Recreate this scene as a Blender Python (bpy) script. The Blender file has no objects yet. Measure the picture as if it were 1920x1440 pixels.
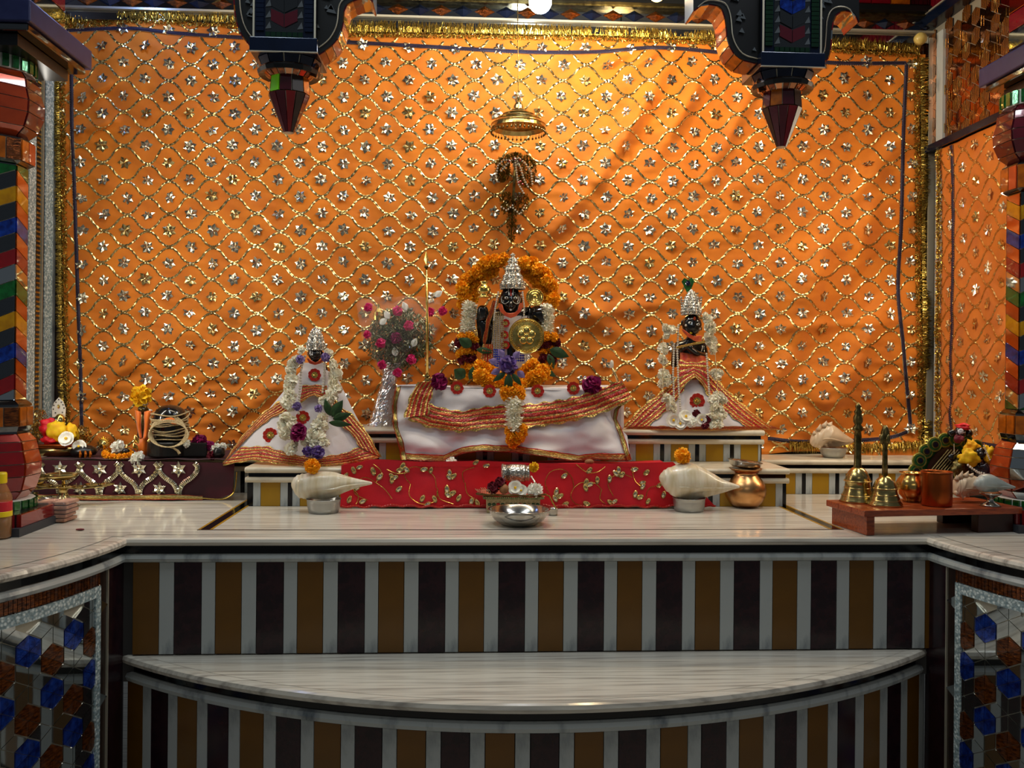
import bpy, math, random
from mathutils import Vector, Matrix, noise
RND = random.Random(7)
PI = math.pi
sc = bpy.context.scene
# ------------------------------------------------------------ camera
F, YH, EYE, YAW, ROLL = 1700.0, 688.0, 1.453, .0540, .0090
def _ry(x, y, z):
    c, s = math.cos(ROLL), math.sin(ROLL); x, z = c*x - s*z, s*x + c*z
    c, s = math.cos(YAW), math.sin(YAW); return Vector((c*x + s*y, -s*x + c*y, z))
def ray(px, py): return _ry((px-960)/F, 1.0, -(py-YH)/F)
def P(px, py, Y):            # point of the plane y = Y seen at a photograph position
    d = ray(px, py); d = d*(Y/d.y); return Vector((d.x, d.y, d.z + EYE))
def G(px, py, z=1.0):        # point of the plane z seen at a photograph position
    d = ray(px, py); d = d*((z-EYE)/d.z); return Vector((d.x, d.y, z))
def XW(px, py, X):           # point of the plane x = X
    d = ray(px, py); d = d*(X/d.x); return Vector((X, d.y, d.z + EYE))
def S(Y): return Y/F
cam_d = bpy.data.cameras.new('camera'); cam = bpy.data.objects.new('camera', cam_d)
sc.collection.objects.link(cam); sc.camera = cam
rx, up, fw = _ry(1, 0, 0), _ry(0, 0, 1), _ry(0, 1, 0)
cam.matrix_world = Matrix(((rx.x, up.x, -fw.x, 0), (rx.y, up.y, -fw.y, 0), (rx.z, up.z, -fw.z, EYE), (0, 0, 0, 1)))
cam_d.sensor_width = 36; cam_d.lens = F/1920*36; cam_d.shift_y = -(720-YH)/1920
cam_d.clip_start = .05; cam_d.clip_end = 100
# ------------------------------------------------------------ world, lamps, exposure
w = bpy.data.worlds.new('world'); sc.world = w; w.use_nodes = True
w.node_tree.nodes['Background'].inputs[0].default_value = (.62, .70, .78, 1)
w.node_tree.nodes['Background'].inputs[1].default_value = .085
def lamp(name, kind, loc, power, col, size=.3, size_y=None, target=None):
    l = bpy.data.lights.new(name, kind); l.energy = power; l.color = col
    if kind == 'AREA':
        l.size = size
        if size_y: l.shape = 'RECTANGLE'; l.size_y = size_y
    else: l.shadow_soft_size = size
    o = bpy.data.objects.new(name, l); sc.collection.objects.link(o); o.location = loc
    if target is not None: o.rotation_euler = (Vector(target)-Vector(loc)).to_track_quat('-Z', 'Y').to_euler()
    return o
lamp('sanctum_fill', 'AREA', (.15, 2.66, 2.86), 8.5, (1, .86, .64), 2.4, .06, (.2, 3.5, 1.2))  # unseen fill added behind the arch to brighten cloth and idols
lamp('warm_bulb_light', 'POINT', P(1232, -14, 3.05)-Vector((0, .07, .03)), 11, (1, .76, .42), .04)
lamp('white_bulb_light', 'POINT', P(1013, 4, 3.05)-Vector((0, .02, .06)), 6.5, (.86, .93, 1), .04)
lamp('blue_led', 'POINT', P(235, -30, 3.25), 1.6, (.25, .42, 1), .03)
lamp('left_pillar_fill', 'AREA', (-1.36, 2.78, 1.75), 4, (1, .93, .82), .03, 1.0, (.3, 3.3, 1.4))  # added fill hidden behind the left pillar, lights idols and cloth folds
lamp('right_pillar_fill', 'AREA', (1.76, 2.80, 1.75), 5, (1, .84, .60), .03, 1.0, (.1, 3.3, 1.4))  # its added counterpart behind the right pillar
lamp('hall_tube_light', 'AREA', (-.7, 1.9, 3.4), 11, (.84, .95, 1), 1.3, .10, (-.5, 2.0, .6))
lamp('hall_tube_light_b', 'AREA', (1.2, 1.9, 3.4), 11, (.93, .96, 1), 1.3, .10, (1.0, 2.0, .6))
lamp('hall_front_fill', 'AREA', (.2, -1.5, 3.2), 3.5, (1, .95, .85), 1.6, .3, (.2, 3, 1.3))  # weak frontal fill added behind the camera
sc.view_settings.view_transform = 'Standard'; sc.view_settings.look = 'None'
sc.view_settings.gamma = 1; sc.view_settings.use_curve_mapping = False
sc.view_settings.exposure = .35
# ------------------------------------------------------------ materials
def lin(h):
    if isinstance(h, str):
        h = h.lstrip('#'); c = [int(h[i:i+2], 16)/255 for i in (0, 2, 4)]
    else: c = list(h)
    return [((v+.055)/1.055)**2.4 if v > .04045 else v/12.92 for v in c]
MATS = {}
def M(name, col, rough=.5, metal=0., col2=None, ns=30., stretch=(1, 1, 1), bump=0., bs=60., kind='noise',
      ramp=(.35, .65), sheen=0., coat=0., emit=0., trans=0., ior=1.45, alpha=1., sub=0., uv=False, rough2=None):
    m = bpy.data.materials.new(name); m.use_nodes = True; MATS[name] = m
    nt = m.node_tree; b = nt.nodes['Principled BSDF']; L = nt.links.new
    c1 = lin(col) + [1]; b.inputs['Base Color'].default_value = c1
    b.inputs['Roughness'].default_value = rough; b.inputs['Metallic'].default_value = metal
    b.inputs['Sheen Weight'].default_value = sheen; b.inputs['Coat Weight'].default_value = coat
    b.inputs['Transmission Weight'].default_value = trans; b.inputs['IOR'].default_value = ior
    b.inputs['Alpha'].default_value = alpha; b.inputs['Subsurface Weight'].default_value = sub
    if sub: b.inputs['Subsurface Scale'].default_value = .01
    if emit: b.inputs['Emission Color'].default_value = c1; b.inputs['Emission Strength'].default_value = emit
    def tex(scale, kind):
        tc = nt.nodes.new('ShaderNodeTexCoord'); mp = nt.nodes.new('ShaderNodeMapping')
        mp.inputs['Scale'].default_value = stretch; L(tc.outputs['UV' if uv else 'Object'], mp.inputs[0])
        if kind == 'voronoi':
            t = nt.nodes.new('ShaderNodeTexVoronoi'); t.inputs['Scale'].default_value = scale; o = t.outputs['Distance']
        elif kind == 'wave':
            t = nt.nodes.new('ShaderNodeTexWave'); t.inputs['Scale'].default_value = scale
            t.inputs['Distortion'].default_value = 3.; t.inputs['Detail'].default_value = 3.; o = t.outputs['Fac']
        else:
            t = nt.nodes.new('ShaderNodeTexNoise'); t.inputs['Scale'].default_value = scale
            t.inputs['Detail'].default_value = 5.; o = t.outputs['Fac']
        L(mp.outputs[0], t.inputs['Vector']); return o
    if col2 is not None:
        o = tex(ns, kind); r = nt.nodes.new('ShaderNodeValToRGB')
        r.color_ramp.elements[0].position = ramp[0]; r.color_ramp.elements[1].position = ramp[1]
        r.color_ramp.elements[0].color = c1; r.color_ramp.elements[1].color = lin(col2) + [1]
        L(o, r.inputs[0]); L(r.outputs[0], b.inputs['Base Color'])
        if rough2 is not None:
            mr = nt.nodes.new('ShaderNodeMapRange'); mr.inputs[3].default_value = rough; mr.inputs[4].default_value = rough2
            L(o, mr.inputs[0]); L(mr.outputs[0], b.inputs['Roughness'])
    if bump:
        o = tex(bs, 'noise' if kind == 'noise' else kind); bn = nt.nodes.new('ShaderNodeBump')
        bn.inputs['Strength'].default_value = bump; bn.inputs['Distance'].default_value = .002
        L(o, bn.inputs['Height']); L(bn.outputs[0], b.inputs['Normal'])
    return m
M('marble', '#d6cfc0', .13, 0, '#7f766c', 6, (.55, 13, 5), ramp=(.46, .80))
M('marble_shaded', '#b4b9b6', .22, 0, '#646c72', 7, (3, 3, 1.1), ramp=(.52, .74))  # white marble with the dull shade of upright faces put into its grey
M('marble_warm', '#d8cdb4', .25, 0, '#a89a84', 8, (2, 6, 3), ramp=(.5, .8))
M('black_marble', '#08090c', .12)
M('ochre_stone', '#744c10', .28, 0, '#583a0c', 5, ramp=(.3, .7))
M('ochre_bright', '#b08414', .28, 0, '#966e10', 5, ramp=(.3, .7))
M('maroon_stone', '#2e171c', .2, 0, '#1e1016', 40, ramp=(.4, .6))
M('concrete', '#3c3a38', .8)
M('mirror', '#c4c9ca', .04, 1., bump=.02, bs=20)
M('mirror_dim', '#66696c', .06, 1., bump=.03, bs=14)
M('mirror_warm_reflect', '#c08058', .10, 1., bump=.05, bs=30)  # mirror with the orange cloth's reflection put into its tint
M('lead', '#c9c2ae', .35, .6)
M('blue_glass', '#1c4cc0', .12, .7, '#0a1c68', 60, (1, 1, 1), bump=.8, bs=90, coat=.6)
M('blue_panel', '#1e2348', .35, .1, '#262b50', 30)
M('blue_dark', '#0a1428', .2, .3, '#101c34', 12)
M('brown_glass', '#96501c', .14, .75, '#3a1808', 70, (1, 1, 3), bump=.6, bs=80, coat=.5)
M('amber_glass', '#b8620c', .16, .3, '#7c3c08', 30, coat=.6, bump=.1, bs=60)
M('yellow_glass', '#c8940c', .14, .4, '#a06c08', 30, coat=.6)
M('red_glass', '#8c1014', .12, .3, '#6c0c14', 12, coat=.8)
M('orange_glass', '#b4441c', .14, .3, '#943010', 12, coat=.8)
M('maroon_glass', '#5a1420', .1, .3, '#421020', 10, coat=.8)
M('green_glass', '#0f6a2c', .12, .4, '#084018', 40, coat=.8, bump=.2, bs=80)
M('lime_glass', '#7ce010', .2, 0, coat=.5)
M('crushed_glass', '#e8f4f2', .12, .12, '#94a8ac', 120, kind='voronoi', bump=1., bs=140, ramp=(.2, .6))
M('green_shaded', '#08301a', .15, .3, '#041c10', 40, coat=.6)  # green glass with the backlit pendants' shade put into its colour
M('dark_frame', '#121416', .3, .2, '#141618', 20)
M('dark_brown', '#2a1812', .35, 0, '#1c100c', 30)
M('orange_cloth', '#d87808', .75, 0, '#c66806', 10, bump=.25, bs=900, sheen=.15)
M('gold_sequin', '#e8d49a', .24, 1., '#b99a52', 300, ramp=(.3, .7))
M('silver_sequin', '#f0ecd6', .20, 1., '#c8b888', 260, ramp=(.4, .7))
M('gold_tinsel', '#e0c060', .26, .9, '#8c6c20', 200, ramp=(.3, .7))
M('gold', '#ecd27c', .22, 1., '#cca850', 60, bump=.15, bs=200)
M('olive_tinsel', '#8c7c34', .3, .8, '#544818', 200)
M('brass', '#c8b274', .22, 1., '#a48c54', 30, bump=.05, bs=300)
M('dark_brass', '#84764a', .30, 1., '#544828', 60, bump=.3, bs=260)
M('pot_brass', '#dcb868', .2, 1., '#c08840', 12, bump=.05, bs=120)
M('copper', '#b8602c', .28, 1., '#984820', 10, (1, 1, .2), bump=.03, bs=60)
M('copper_gold', '#dca870', .30, 1., '#c89058', 12, bump=.05, bs=60)
M('steel', '#b0aca4', .17, 1., bump=.03, bs=30)
M('steel_matte', '#a8a8a4', .36, .9, bump=.05, bs=120)
M('silver', '#f4f0e4', .20, .75, '#a8a498', 160, kind='voronoi', bump=.8, bs=160, ramp=(.1, .7))
M('foil', '#dcdce0', .14, 1., bump=1., bs=110)
M('purple_braid', '#342a44', .6, .2, '#141020', 400, ramp=(.4, .6))
M('white_cotton', '#e4dede', .85, 0, '#d6cece', 6, bump=.15, bs=500)
M('red_satin', '#dc0e1c', .5, 0, '#c00a20', 6, sheen=.05, bump=.15, bs=300)
M('velvet', '#480818', .9, 0, '#2c040e', 8, sheen=.08)
M('orange_silk', '#f07c14', .45, 0, '#d8600c', 12, sheen=.3)
M('red_silk', '#b82c10', .5, 0, '#d8641c', 60, sheen=.3, bump=.3, bs=200)
M('black_stone', '#0c0b0c', .16, 0, '#16120f', 20, coat=.4)
M('granite', '#1a1815', .3, 0, '#0e0e0e', 12)
M('marigold', '#ffc010', .7, 0, '#f8a006', 60, sub=.1)
M('yellow_petal', '#f4cc14', .7, 0, '#e8ac08', 60)
M('white_petal', '#fbf8f0', .7, 0, '#ecead0', 80, sub=.1, ramp=(.45, .7))
M('cream_petal', '#f8f2e0', .7, 0, '#e4dcc0', 60, sub=.1)
M('magenta_petal', '#a80c64', .6, 0, '#7c0848', 80)
M('maroon_petal', '#7c0c24', .65, 0, '#540818', 80)
M('purple_petal', '#6c4c98', .65, 0, '#4c3478', 60)
M('lilac_petal', '#9c84b4', .65, 0, '#7c68a0', 60)
M('pink_dark', '#7c0c50', .6)
M('pink_petal', '#e4307c', .6, 0, '#c42468', 60)
M('leaf_green', '#2c4c20', .5, 0, '#1c3414', 40, coat=.2)
M('filler_green', '#8c9464', .7, 0, '#4c5834', 90)
M('pale_sprig', '#b8b898', .7)
M('red_gem', '#a00c18', .2, .1, coat=.8)
M('dark_gem', '#0c1030', .1, .2, coat=1.)
M('blue_bead', '#2434b4', .15, .2, coat=.8)
M('pearl', '#d8d0c0', .22, .2, coat=.6)
M('gold_bead', '#c8b07c', .25, .8)
M('shell_white', '#e0d8c4', .32, 0, '#c8b894', 10, (6, 1, 1), bump=.1, bs=20, coat=.3, sub=.1)
M('shell_brown', '#d8c0a0', .35, 0, '#a88460', 14, coat=.3, ramp=(.45, .75))
M('shell_grey', '#b8bcb4', .3, 0, '#909890', 14, coat=.4)
M('wood', '#a84c22', .32, 0, '#7c3016', 14, (1.5, 12, 12), coat=.3, bump=.1, bs=60)
M('wood_dark', '#34120a', .4, 0, '#200c08', 14)
M('thread', '#c8b48c', .8, 0, '#a08858', 300)
M('white_paint', '#e8e8e0', .4)
M('red_paint', '#c02414', .4)
M('yellow_plastic', '#e8c810', .35)
M('clear_plastic', '#f4f4f4', .08, 0, trans=.0, alpha=.07, coat=1., bump=.8, bs=50)
M('bottle_plastic', '#c08850', .12, 0, alpha=.45, coat=1., bump=.4, bs=80)
M('brown_liquid', '#4c2c14', .3)
M('red_label', '#c0202c', .4)
M('wafer', '#b88c6c', .7, 0, '#94604c', 60)
M('bulb_white', '#e8f2ff', emit=90.)
M('bulb_warm', '#ffc860', emit=30.)
M('bulb_off', '#d8c070', .3, 0, '#b89c48', 30)
M('feather_green', '#2c6c34', .35, .3, '#184420', 80)
M('feather_rim', '#a09848', .35, .5, '#74742c', 90)
M('nut_brown', '#9c6c44', .7, 0, '#7c4c2c', 40)
M('cornice_red', '#7c0c1c', .2, .3, '#5c0818', 14, coat=.5)
M('grey_paint', '#33363c', .5)
m_ = M('striped_reflect', '#1a1216', .2, .3, '#b06a24', 46, kind='wave', ramp=(.62, .72), coat=.5)  # dark mirror hexagons, their orange reflections painted on as stripes
for n_ in m_.node_tree.nodes:
    if n_.type == 'TEX_WAVE': n_.inputs['Distortion'].default_value = .4
def ramp_mat(name, stops, ucells, metal=.0, rough=.4, metalstops=None, bump=.6):   # woven band: colours across v, beads along u
    m = bpy.data.materials.new(name); m.use_nodes = True; MATS[name] = m
    nt = m.node_tree; b = nt.nodes['Principled BSDF']; L = nt.links.new; N = nt.nodes.new
    uvn = N('ShaderNodeUVMap'); sp = N('ShaderNodeSeparateXYZ'); L(uvn.outputs[0], sp.inputs[0])
    r = N('ShaderNodeValToRGB'); r.color_ramp.interpolation = 'CONSTANT'
    rm = N('ShaderNodeValToRGB'); rm.color_ramp.interpolation = 'CONSTANT'
    for R_, k in ((r, 1), (rm, 2)):
        for i, s in enumerate(stops):
            e = R_.color_ramp.elements[i] if i < 2 else R_.color_ramp.elements.new(s[0])
            e.position = s[0]; e.color = lin(s[1]) + [1] if k == 1 else [s[2]]*3 + [1]
        L(sp.outputs['Y'], R_.inputs[0])
    mp = N('ShaderNodeMapping'); mp.inputs['Scale'].default_value = (ucells, 14, 1); L(uvn.outputs[0], mp.inputs[0])
    v = N('ShaderNodeTexVoronoi'); L(mp.outputs[0], v.inputs['Vector']); v.inputs['Scale'].default_value = 1.
    mx = N('ShaderNodeMixRGB'); mx.blend_type = 'MULTIPLY'
    rr = N('ShaderNodeMapRange'); rr.inputs[1].default_value = .0; rr.inputs[2].default_value = .7
    rr.inputs[3].default_value = 1.15; rr.inputs[4].default_value = .45
    L(v.outputs['Distance'], rr.inputs[0]); mx.inputs[0].default_value = 1.
    L(r.outputs[0], mx.inputs[1]); L(rr.outputs[0], mx.inputs[2])
    L(mx.outputs[0], b.inputs['Base Color']); L(rm.outputs[0], b.inputs['Metallic'])
    b.inputs['Roughness'].default_value = rough
    bn = N('ShaderNodeBump'); bn.inputs['Strength'].default_value = bump; bn.inputs['Distance'].default_value = .003; bn.invert = True
    L(v.outputs['Distance'], bn.inputs['Height']); L(bn.outputs[0], b.inputs['Normal'])
    return m
G1, G2, R1, O1 = '#ecc870', '#c88c34', '#c81c08', '#dc6418'
ramp_mat('brocade', [(0, G1, .8), (.08, O1, .1), (.17, G1, .8), (.24, R1, .0), (.32, O1, .2), (.38, G1, .8), (.44, R1, 0), (.60, G1, .8), (.66, R1, 0), (.72, O1, .2), (.80, G1, .8), (.87, R1, .0), (.95, G1, .8)], 90, rough=.34)
ramp_mat('gold_border', [(0, R1, 0), (.15, G1, .9), (.5, '#e8d890', .9), (.85, '#a04018', .3)], 60, rough=.3)
ramp_mat('ladder', [(0, '#3a2410', .2), (.5, '#3a2410', .2)], 60)
# ------------------------------------------------------------ mesh helpers
WL = {}
def frame(d):
    d = Vector(d).normalized(); a = Vector((0, 0, 1)) if abs(d.z) < .9 else Vector((1, 0, 0))
    u = d.cross(a).normalized(); return u, d.cross(u).normalized()
class MB:
    def __init__(s): s.v = []; s.f = []; s.uv = {}; s.mi = []; s.cur = 0
    def add(s, vs, fs, uvs=None):
        n = len(s.v); s.v += [Vector(p) for p in vs]
        for i, f in enumerate(fs):
            if uvs: s.uv[len(s.f)] = uvs[i]
            s.f.append([n+k for k in f]); s.mi.append(s.cur)
        return s
    def box(s, c, d, rot=None):
        c = Vector(c); h = [x/2 for x in d]
        vs = [Vector((i*h[0], j*h[1], k*h[2])) for i in (-1, 1) for j in (-1, 1) for k in (-1, 1)]
        if rot is not None: vs = [rot @ p for p in vs]
        return s.add([p+c for p in vs], [(0, 1, 3, 2), (4, 6, 7, 5), (0, 4, 5, 1), (2, 3, 7, 6), (0, 2, 6, 4), (1, 5, 7, 3)])
    def box2(s, a, b):
        return s.box([(a[i]+b[i])/2 for i in range(3)], [abs(a[i]-b[i]) for i in range(3)])
    def cbox(s, a, b, e=.003):      # box with chamfered front edges all round (toward -y and +z)
        x0, x1 = sorted((a[0], b[0])); y0, y1 = sorted((a[1], b[1])); z0, z1 = sorted((a[2], b[2]))
        prof = [(y1, z0), (y0+e, z0), (y0, z0+e), (y0, z1-e), (y0+e, z1), (y1, z1)]
        n = len(prof); vs = [(x, p[0], p[1]) for x in (x0, x1) for p in prof]
        return s.add(vs, [tuple(range(n-1, -1, -1)), tuple(range(n, 2*n))] + [(i, (i+1) % n, n+(i+1) % n, n+i) for i in range(n)])
    def tube(s, pts, r, n=6, cap=True, closed=False):
        pts = [Vector(p) for p in pts]; m = len(pts); vs = []; fs = []
        u = None
        for i, p in enumerate(pts):
            if closed: d = pts[(i+1) % m]-pts[i-1]
            else: d = pts[min(i+1, m-1)]-pts[max(i-1, 0)]
            if d.length < 1e-9: d = Vector((0, 0, 1))
            d.normalize()
            if u is None: u, w_ = frame(d)
            else: u = (u-d*u.dot(d)); u = u.normalized() if u.length > 1e-6 else frame(d)[0]; w_ = d.cross(u)
            rr = r[i] if isinstance(r, (list, tuple)) else r
            vs += [p+(u*math.cos(2*PI*k/n)+w_*math.sin(2*PI*k/n))*rr for k in range(n)]
        for i in range(m if closed else m-1):
            j = (i+1) % m
            fs += [(i*n+k, i*n+(k+1) % n, j*n+(k+1) % n, j*n+k) for k in range(n)]
        if cap and not closed: fs += [tuple(range(n-1, -1, -1)), tuple(range((m-1)*n, m*n))]
        return s.add(vs, fs)
    def lathe(s, prof, c=(0, 0, 0), n=24, axis=(0, 0, 1), u=None, sq=(1, 1), ph=0., close=False):
        c = Vector(c); ax = Vector(axis).normalized()
        if u is None: u, w_ = (Vector((1, 0, 0)), Vector((0, 1, 0))) if abs(ax.z) > .999 else frame(ax)
        else: w_ = ax.cross(u)
        vs = []; fs = []
        for r, h in prof: vs += [c+ax*h+(u*math.cos(ph+2*PI*k/n)*sq[0]+w_*math.sin(ph+2*PI*k/n)*sq[1])*max(r, 1e-5) for k in range(n)]
        for i in range(len(prof)-1):
            fs += [(i*n+k, i*n+(k+1) % n, (i+1)*n+(k+1) % n, (i+1)*n+k) for k in range(n)]
        if not close: fs += [tuple(range(n-1, -1, -1)), tuple(range((len(prof)-1)*n, len(prof)*n))]
        return s.add(vs, fs)
    def ball(s, c, r, n=10, m=6, sq=(1, 1, 1), rot=None):
        c = Vector(c); vs = []; fs = []
        for i in range(m+1):
            t = PI*i/m
            for k in range(n):
                a = 2*PI*k/n
                p = Vector((math.sin(t)*math.cos(a)*r*sq[0], math.sin(t)*math.sin(a)*r*sq[1], math.cos(t)*r*sq[2]))
                if rot is not None: p = rot @ p
                vs.append(c+p)
        for i in range(m): fs += [(i*n+k, (i+1)*n+k, (i+1)*n+(k+1) % n, i*n+(k+1) % n) for k in range(n)]
        return s.add(vs, fs)
    def prism(s, poly, d):          # poly: 3-D outline, d: extrusion vector
        n = len(poly); d = Vector(d); vs = [Vector(p) for p in poly]; vs += [p+d for p in vs]
        return s.add(vs, [tuple(range(n)), tuple(range(2*n-1, n-1, -1))] + [(i, i+n, (i+1) % n+n, (i+1) % n) for i in range(n)])
    def grid(s, fn, nu, nv, thick=None):
        vs = [fn(i/nu, j/nv) for i in range(nu+1) for j in range(nv+1)]; fs = []; uvs = []
        for i in range(nu):
            for j in range(nv):
                a = i*(nv+1)+j; fs.append((a, a+nv+1, a+nv+2, a+1))
                uvs.append([(i/nu, j/nv), ((i+1)/nu, j/nv), ((i+1)/nu, (j+1)/nv), (i/nu, (j+1)/nv)])
        return s.add(vs, fs, uvs)
    def sweep(s, path, prof, out):  # path of (x, y), prof of (offset, z), out(i) -> outward unit (x, y)
        m = len(prof); vs = []; fs = []
        for i, (x, y) in enumerate(path):
            ox, oy = out(i); vs += [(x+ox*o, y+oy*o, z) for o, z in prof]
        for i in range(len(path)-1): fs += [(i*m+k, i*m+(k+1) % m, (i+1)*m+(k+1) % m, (i+1)*m+k) for k in range(m)]
        fs += [tuple(range(m-1, -1, -1)), tuple(range((len(path)-1)*m, len(path)*m))]
        return s.add(vs, fs)
    def xf(s, mat): s.v = [mat @ p for p in s.v]; return s
    def mesh(s, name, mats, org, smooth=False):
        me = bpy.data.meshes.new(name); me.from_pydata([tuple(p-org) for p in s.v], [], s.f)
        for m in (mats if isinstance(mats, (list, tuple)) else [mats]): me.materials.append(MATS[m])
        if any(s.mi): me.polygons.foreach_set('material_index', s.mi)
        if s.uv:
            l = me.uv_layers.new(name='UVMap'); 
            for pi, uvs in s.uv.items():
                for k, li in enumerate(me.polygons[pi].loop_indices): l.data[li].uv = uvs[k]
        if smooth: me.polygons.foreach_set('use_smooth', [True]*len(me.polygons))
        me.update(); return me
    def build(s, name, mats, parent=None, smooth=False, label=None, cat=None, group=None, kind=None, sol=0., sub=0, bev=0., org=None):
        lo = Vector([min(p[i] for p in s.v) for i in range(3)]); hi = Vector([max(p[i] for p in s.v) for i in range(3)])
        if org is None: org = Vector(((lo.x+hi.x)/2, (lo.y+hi.y)/2, lo.z))
        o = bpy.data.objects.new(name, s.mesh(name, mats, org, smooth)); link(o, org, parent)
        if sol: md = o.modifiers.new('thickness', 'SOLIDIFY'); md.thickness = sol; md.offset = -1
        if sub: md = o.modifiers.new('smooth', 'SUBSURF'); md.levels = md.render_levels = sub
        if bev: md = o.modifiers.new('bevel', 'BEVEL'); md.width = bev; md.segments = 2; md.limit_method = 'ANGLE'
        return tag(o, label, cat, group, kind)
def link(o, org, parent=None):
    sc.collection.objects.link(o)
    if parent is not None: o.parent = parent; o.location = Vector(org)-WL[parent.name]
    else: o.location = org
    WL[o.name] = Vector(org); return o
def tag(o, label=None, cat=None, group=None, kind=None):
    for k, v in (('label', label), ('category', cat), ('group', group), ('kind', kind)):
        if v: o[k] = v
    return o
def empty(name, loc, label=None, cat=None, group=None, parent=None, kind=None):
    o = bpy.data.objects.new(name, None); o.empty_display_size = .02; link(o, loc, parent); return tag(o, label, cat, group, kind)
def inst(me, name, loc, parent=None, rot=None, scale=1., mods=None):
    o = bpy.data.objects.new(name, me); link(o, loc, parent)
    if rot is not None: o.rotation_euler = rot
    o.scale = (scale,)*3 if not isinstance(scale, (tuple, list)) else scale
    return o
def N3(p, s): return noise.noise(Vector(p)*s)
def lathe_px(cx, prof, Y, n=28, mb=None, X=None, sq=(1, 1)):   # prof of (py, radius px), axis vertical
    mb = mb or MB(); q = [(r*S(Y), P(cx, py, Y).z) for py, r in prof]
    c = P(cx, prof[-1][0], Y); c.z = 0
    return mb.lathe(sorted(q, key=lambda t: 0) , c, n, sq=sq)
def lerp(a, b, t): return a+(b-a)*t
def pl(pts, t):                 # point at fraction t of a polyline (by length)
    L = [0]
    for i in range(1, len(pts)): L.append(L[-1]+math.dist(pts[i-1], pts[i]))
    d = t*L[-1]
    for i in range(1, len(pts)):
        if d <= L[i]+1e-9:
            k = (d-L[i-1])/max(L[i]-L[i-1], 1e-9); return tuple(lerp(a, b, k) for a, b in zip(pts[i-1], pts[i]))
    return tuple(pts[-1])
def spline(pts, n):             # catmull-rom through the points
    out = []; m = len(pts)-1
    for i in range(n+1):
        t = i/n*m; k = min(int(t), m-1); f = t-k
        p0, p1, p2, p3 = pts[max(k-1, 0)], pts[k], pts[k+1], pts[min(k+2, m)]
        out.append(tuple(.5*((2*b)+(c-a)*f+(2*a-5*b+4*c-d)*f*f+(-a+3*b-3*c+d)*f**3) for a, b, c, d in zip(p0, p1, p2, p3)))
    return out
# ------------------------------------------------------------ flower meshes (shared)
def pompom_mesh(name, mat, r=1., n=110, w_=.30, mat2=None, flat=1., seed=1, inner=.45, half=False):
    rr = random.Random(seed); mb = MB()
    mb.ball((0, 0, 0), r*.62, 8, 5, (1, 1, flat))
    for i in range(n):
        z = 1-2*(i+.5)/n
        if half and z < -.25: continue
        a = i*2.39996; q = math.sqrt(1-z*z); d = Vector((q*math.cos(a), q*math.sin(a), z))
        d = (d+Vector([rr.uniform(-.15, .15) for _ in range(3)])).normalized()
        u, v = frame(d); t = rr.uniform(0, 6.28); u2 = u*math.cos(t)+v*math.sin(t); v2 = d.cross(u2)
        L = r*rr.uniform(.86, 1.08); wd = r*w_*rr.uniform(.7, 1.1)
        b = d*r*inner; m = d*L*.8+v2*wd*.25; tp = d*L+v2*rr.uniform(-.1, .25)*r
        vs = [b-u2*wd*.3, b+u2*wd*.3, m+u2*wd, tp+u2*wd*.45, tp-u2*wd*.45, m-u2*wd]
        for p in vs: p.z *= flat
        mb.cur = 1 if (mat2 and rr.random() < .3) else 0
        mb.add(vs, [(0, 1, 2, 5), (5, 2, 3, 4)])
    return mb.mesh(name, [mat, mat2] if mat2 else mat, Vector((0, 0, 0)))
def petal_flower_mesh(name, mat, n=5, r=1., w_=.5, cup=.3, layers=1, centre=None, seed=1):
    rr = random.Random(seed); mb = MB()
    for L in range(layers):
        rl = r*(1-.27*L)
        for i in range(n):
            a = 2*PI*(i+.5*L)/n+rr.uniform(-.12, .12); d = Vector((math.cos(a), math.sin(a), 0)); s_ = Vector((-d.y, d.x, 0))
            c = cup+.35*L
            def q(t, e): return d*rl*t+s_*e*rl*w_+Vector((0, 0, rl*(c*t*t+.12*L+abs(e)*.10)))
            mb.add([q(.05, 0), q(.45, .8), q(.8, .95), q(1., .35), q(1., -.35), q(.8, -.95), q(.45, -.8), q(.55, 0)],
                   [(0, 1, 7), (1, 2, 7), (2, 3, 7), (3, 4, 7), (4, 5, 7), (5, 6, 7), (6, 0, 7)])
    if centre: mb.cur = 1; mb.ball((0, 0, .12*r+.1*layers*r), r*.2, 6, 4)
    return mb.mesh(name, [mat, centre] if centre else mat, Vector((0, 0, 0)))
FL = dict(
    marigold=pompom_mesh('marigold', 'marigold', 1, 130, .26, seed=2),
    yellow=pompom_mesh('yellow_flower', 'yellow_petal', 1, 90, .3, seed=3),
    mum=pompom_mesh('white_flower', 'white_petal', 1, 90, .26, seed=4, flat=.8),
    cream=pompom_mesh('cream_flower', 'cream_petal', 1, 60, .34, seed=5, flat=.72),
    rose=pompom_mesh('rose', 'magenta_petal', 1, 64, .42, seed=21, flat=.8, mat2='pink_dark', inner=.3),
    maroon=pompom_mesh('maroon_flower', 'maroon_petal', 1, 50, .42, seed=22, inner=.3),
    violet=pompom_mesh('violet_flower', 'purple_petal', 1, 60, .42, seed=23, mat2='lilac_petal', inner=.3),
    lilac=pompom_mesh('lilac_flower', 'lilac_petal', 1, 46, .42, seed=24, inner=.3),
    star=petal_flower_mesh('open_flower', 'white_petal', 5, 1, .6, .15, 2, 'yellow_petal', seed=7),
    pink=pompom_mesh('pink_flower', 'pink_petal', 1, 40, .45, seed=25, inner=.3))
FACE = (PI/2, 0, 0)            # turns a flower's top towards -y
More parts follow.
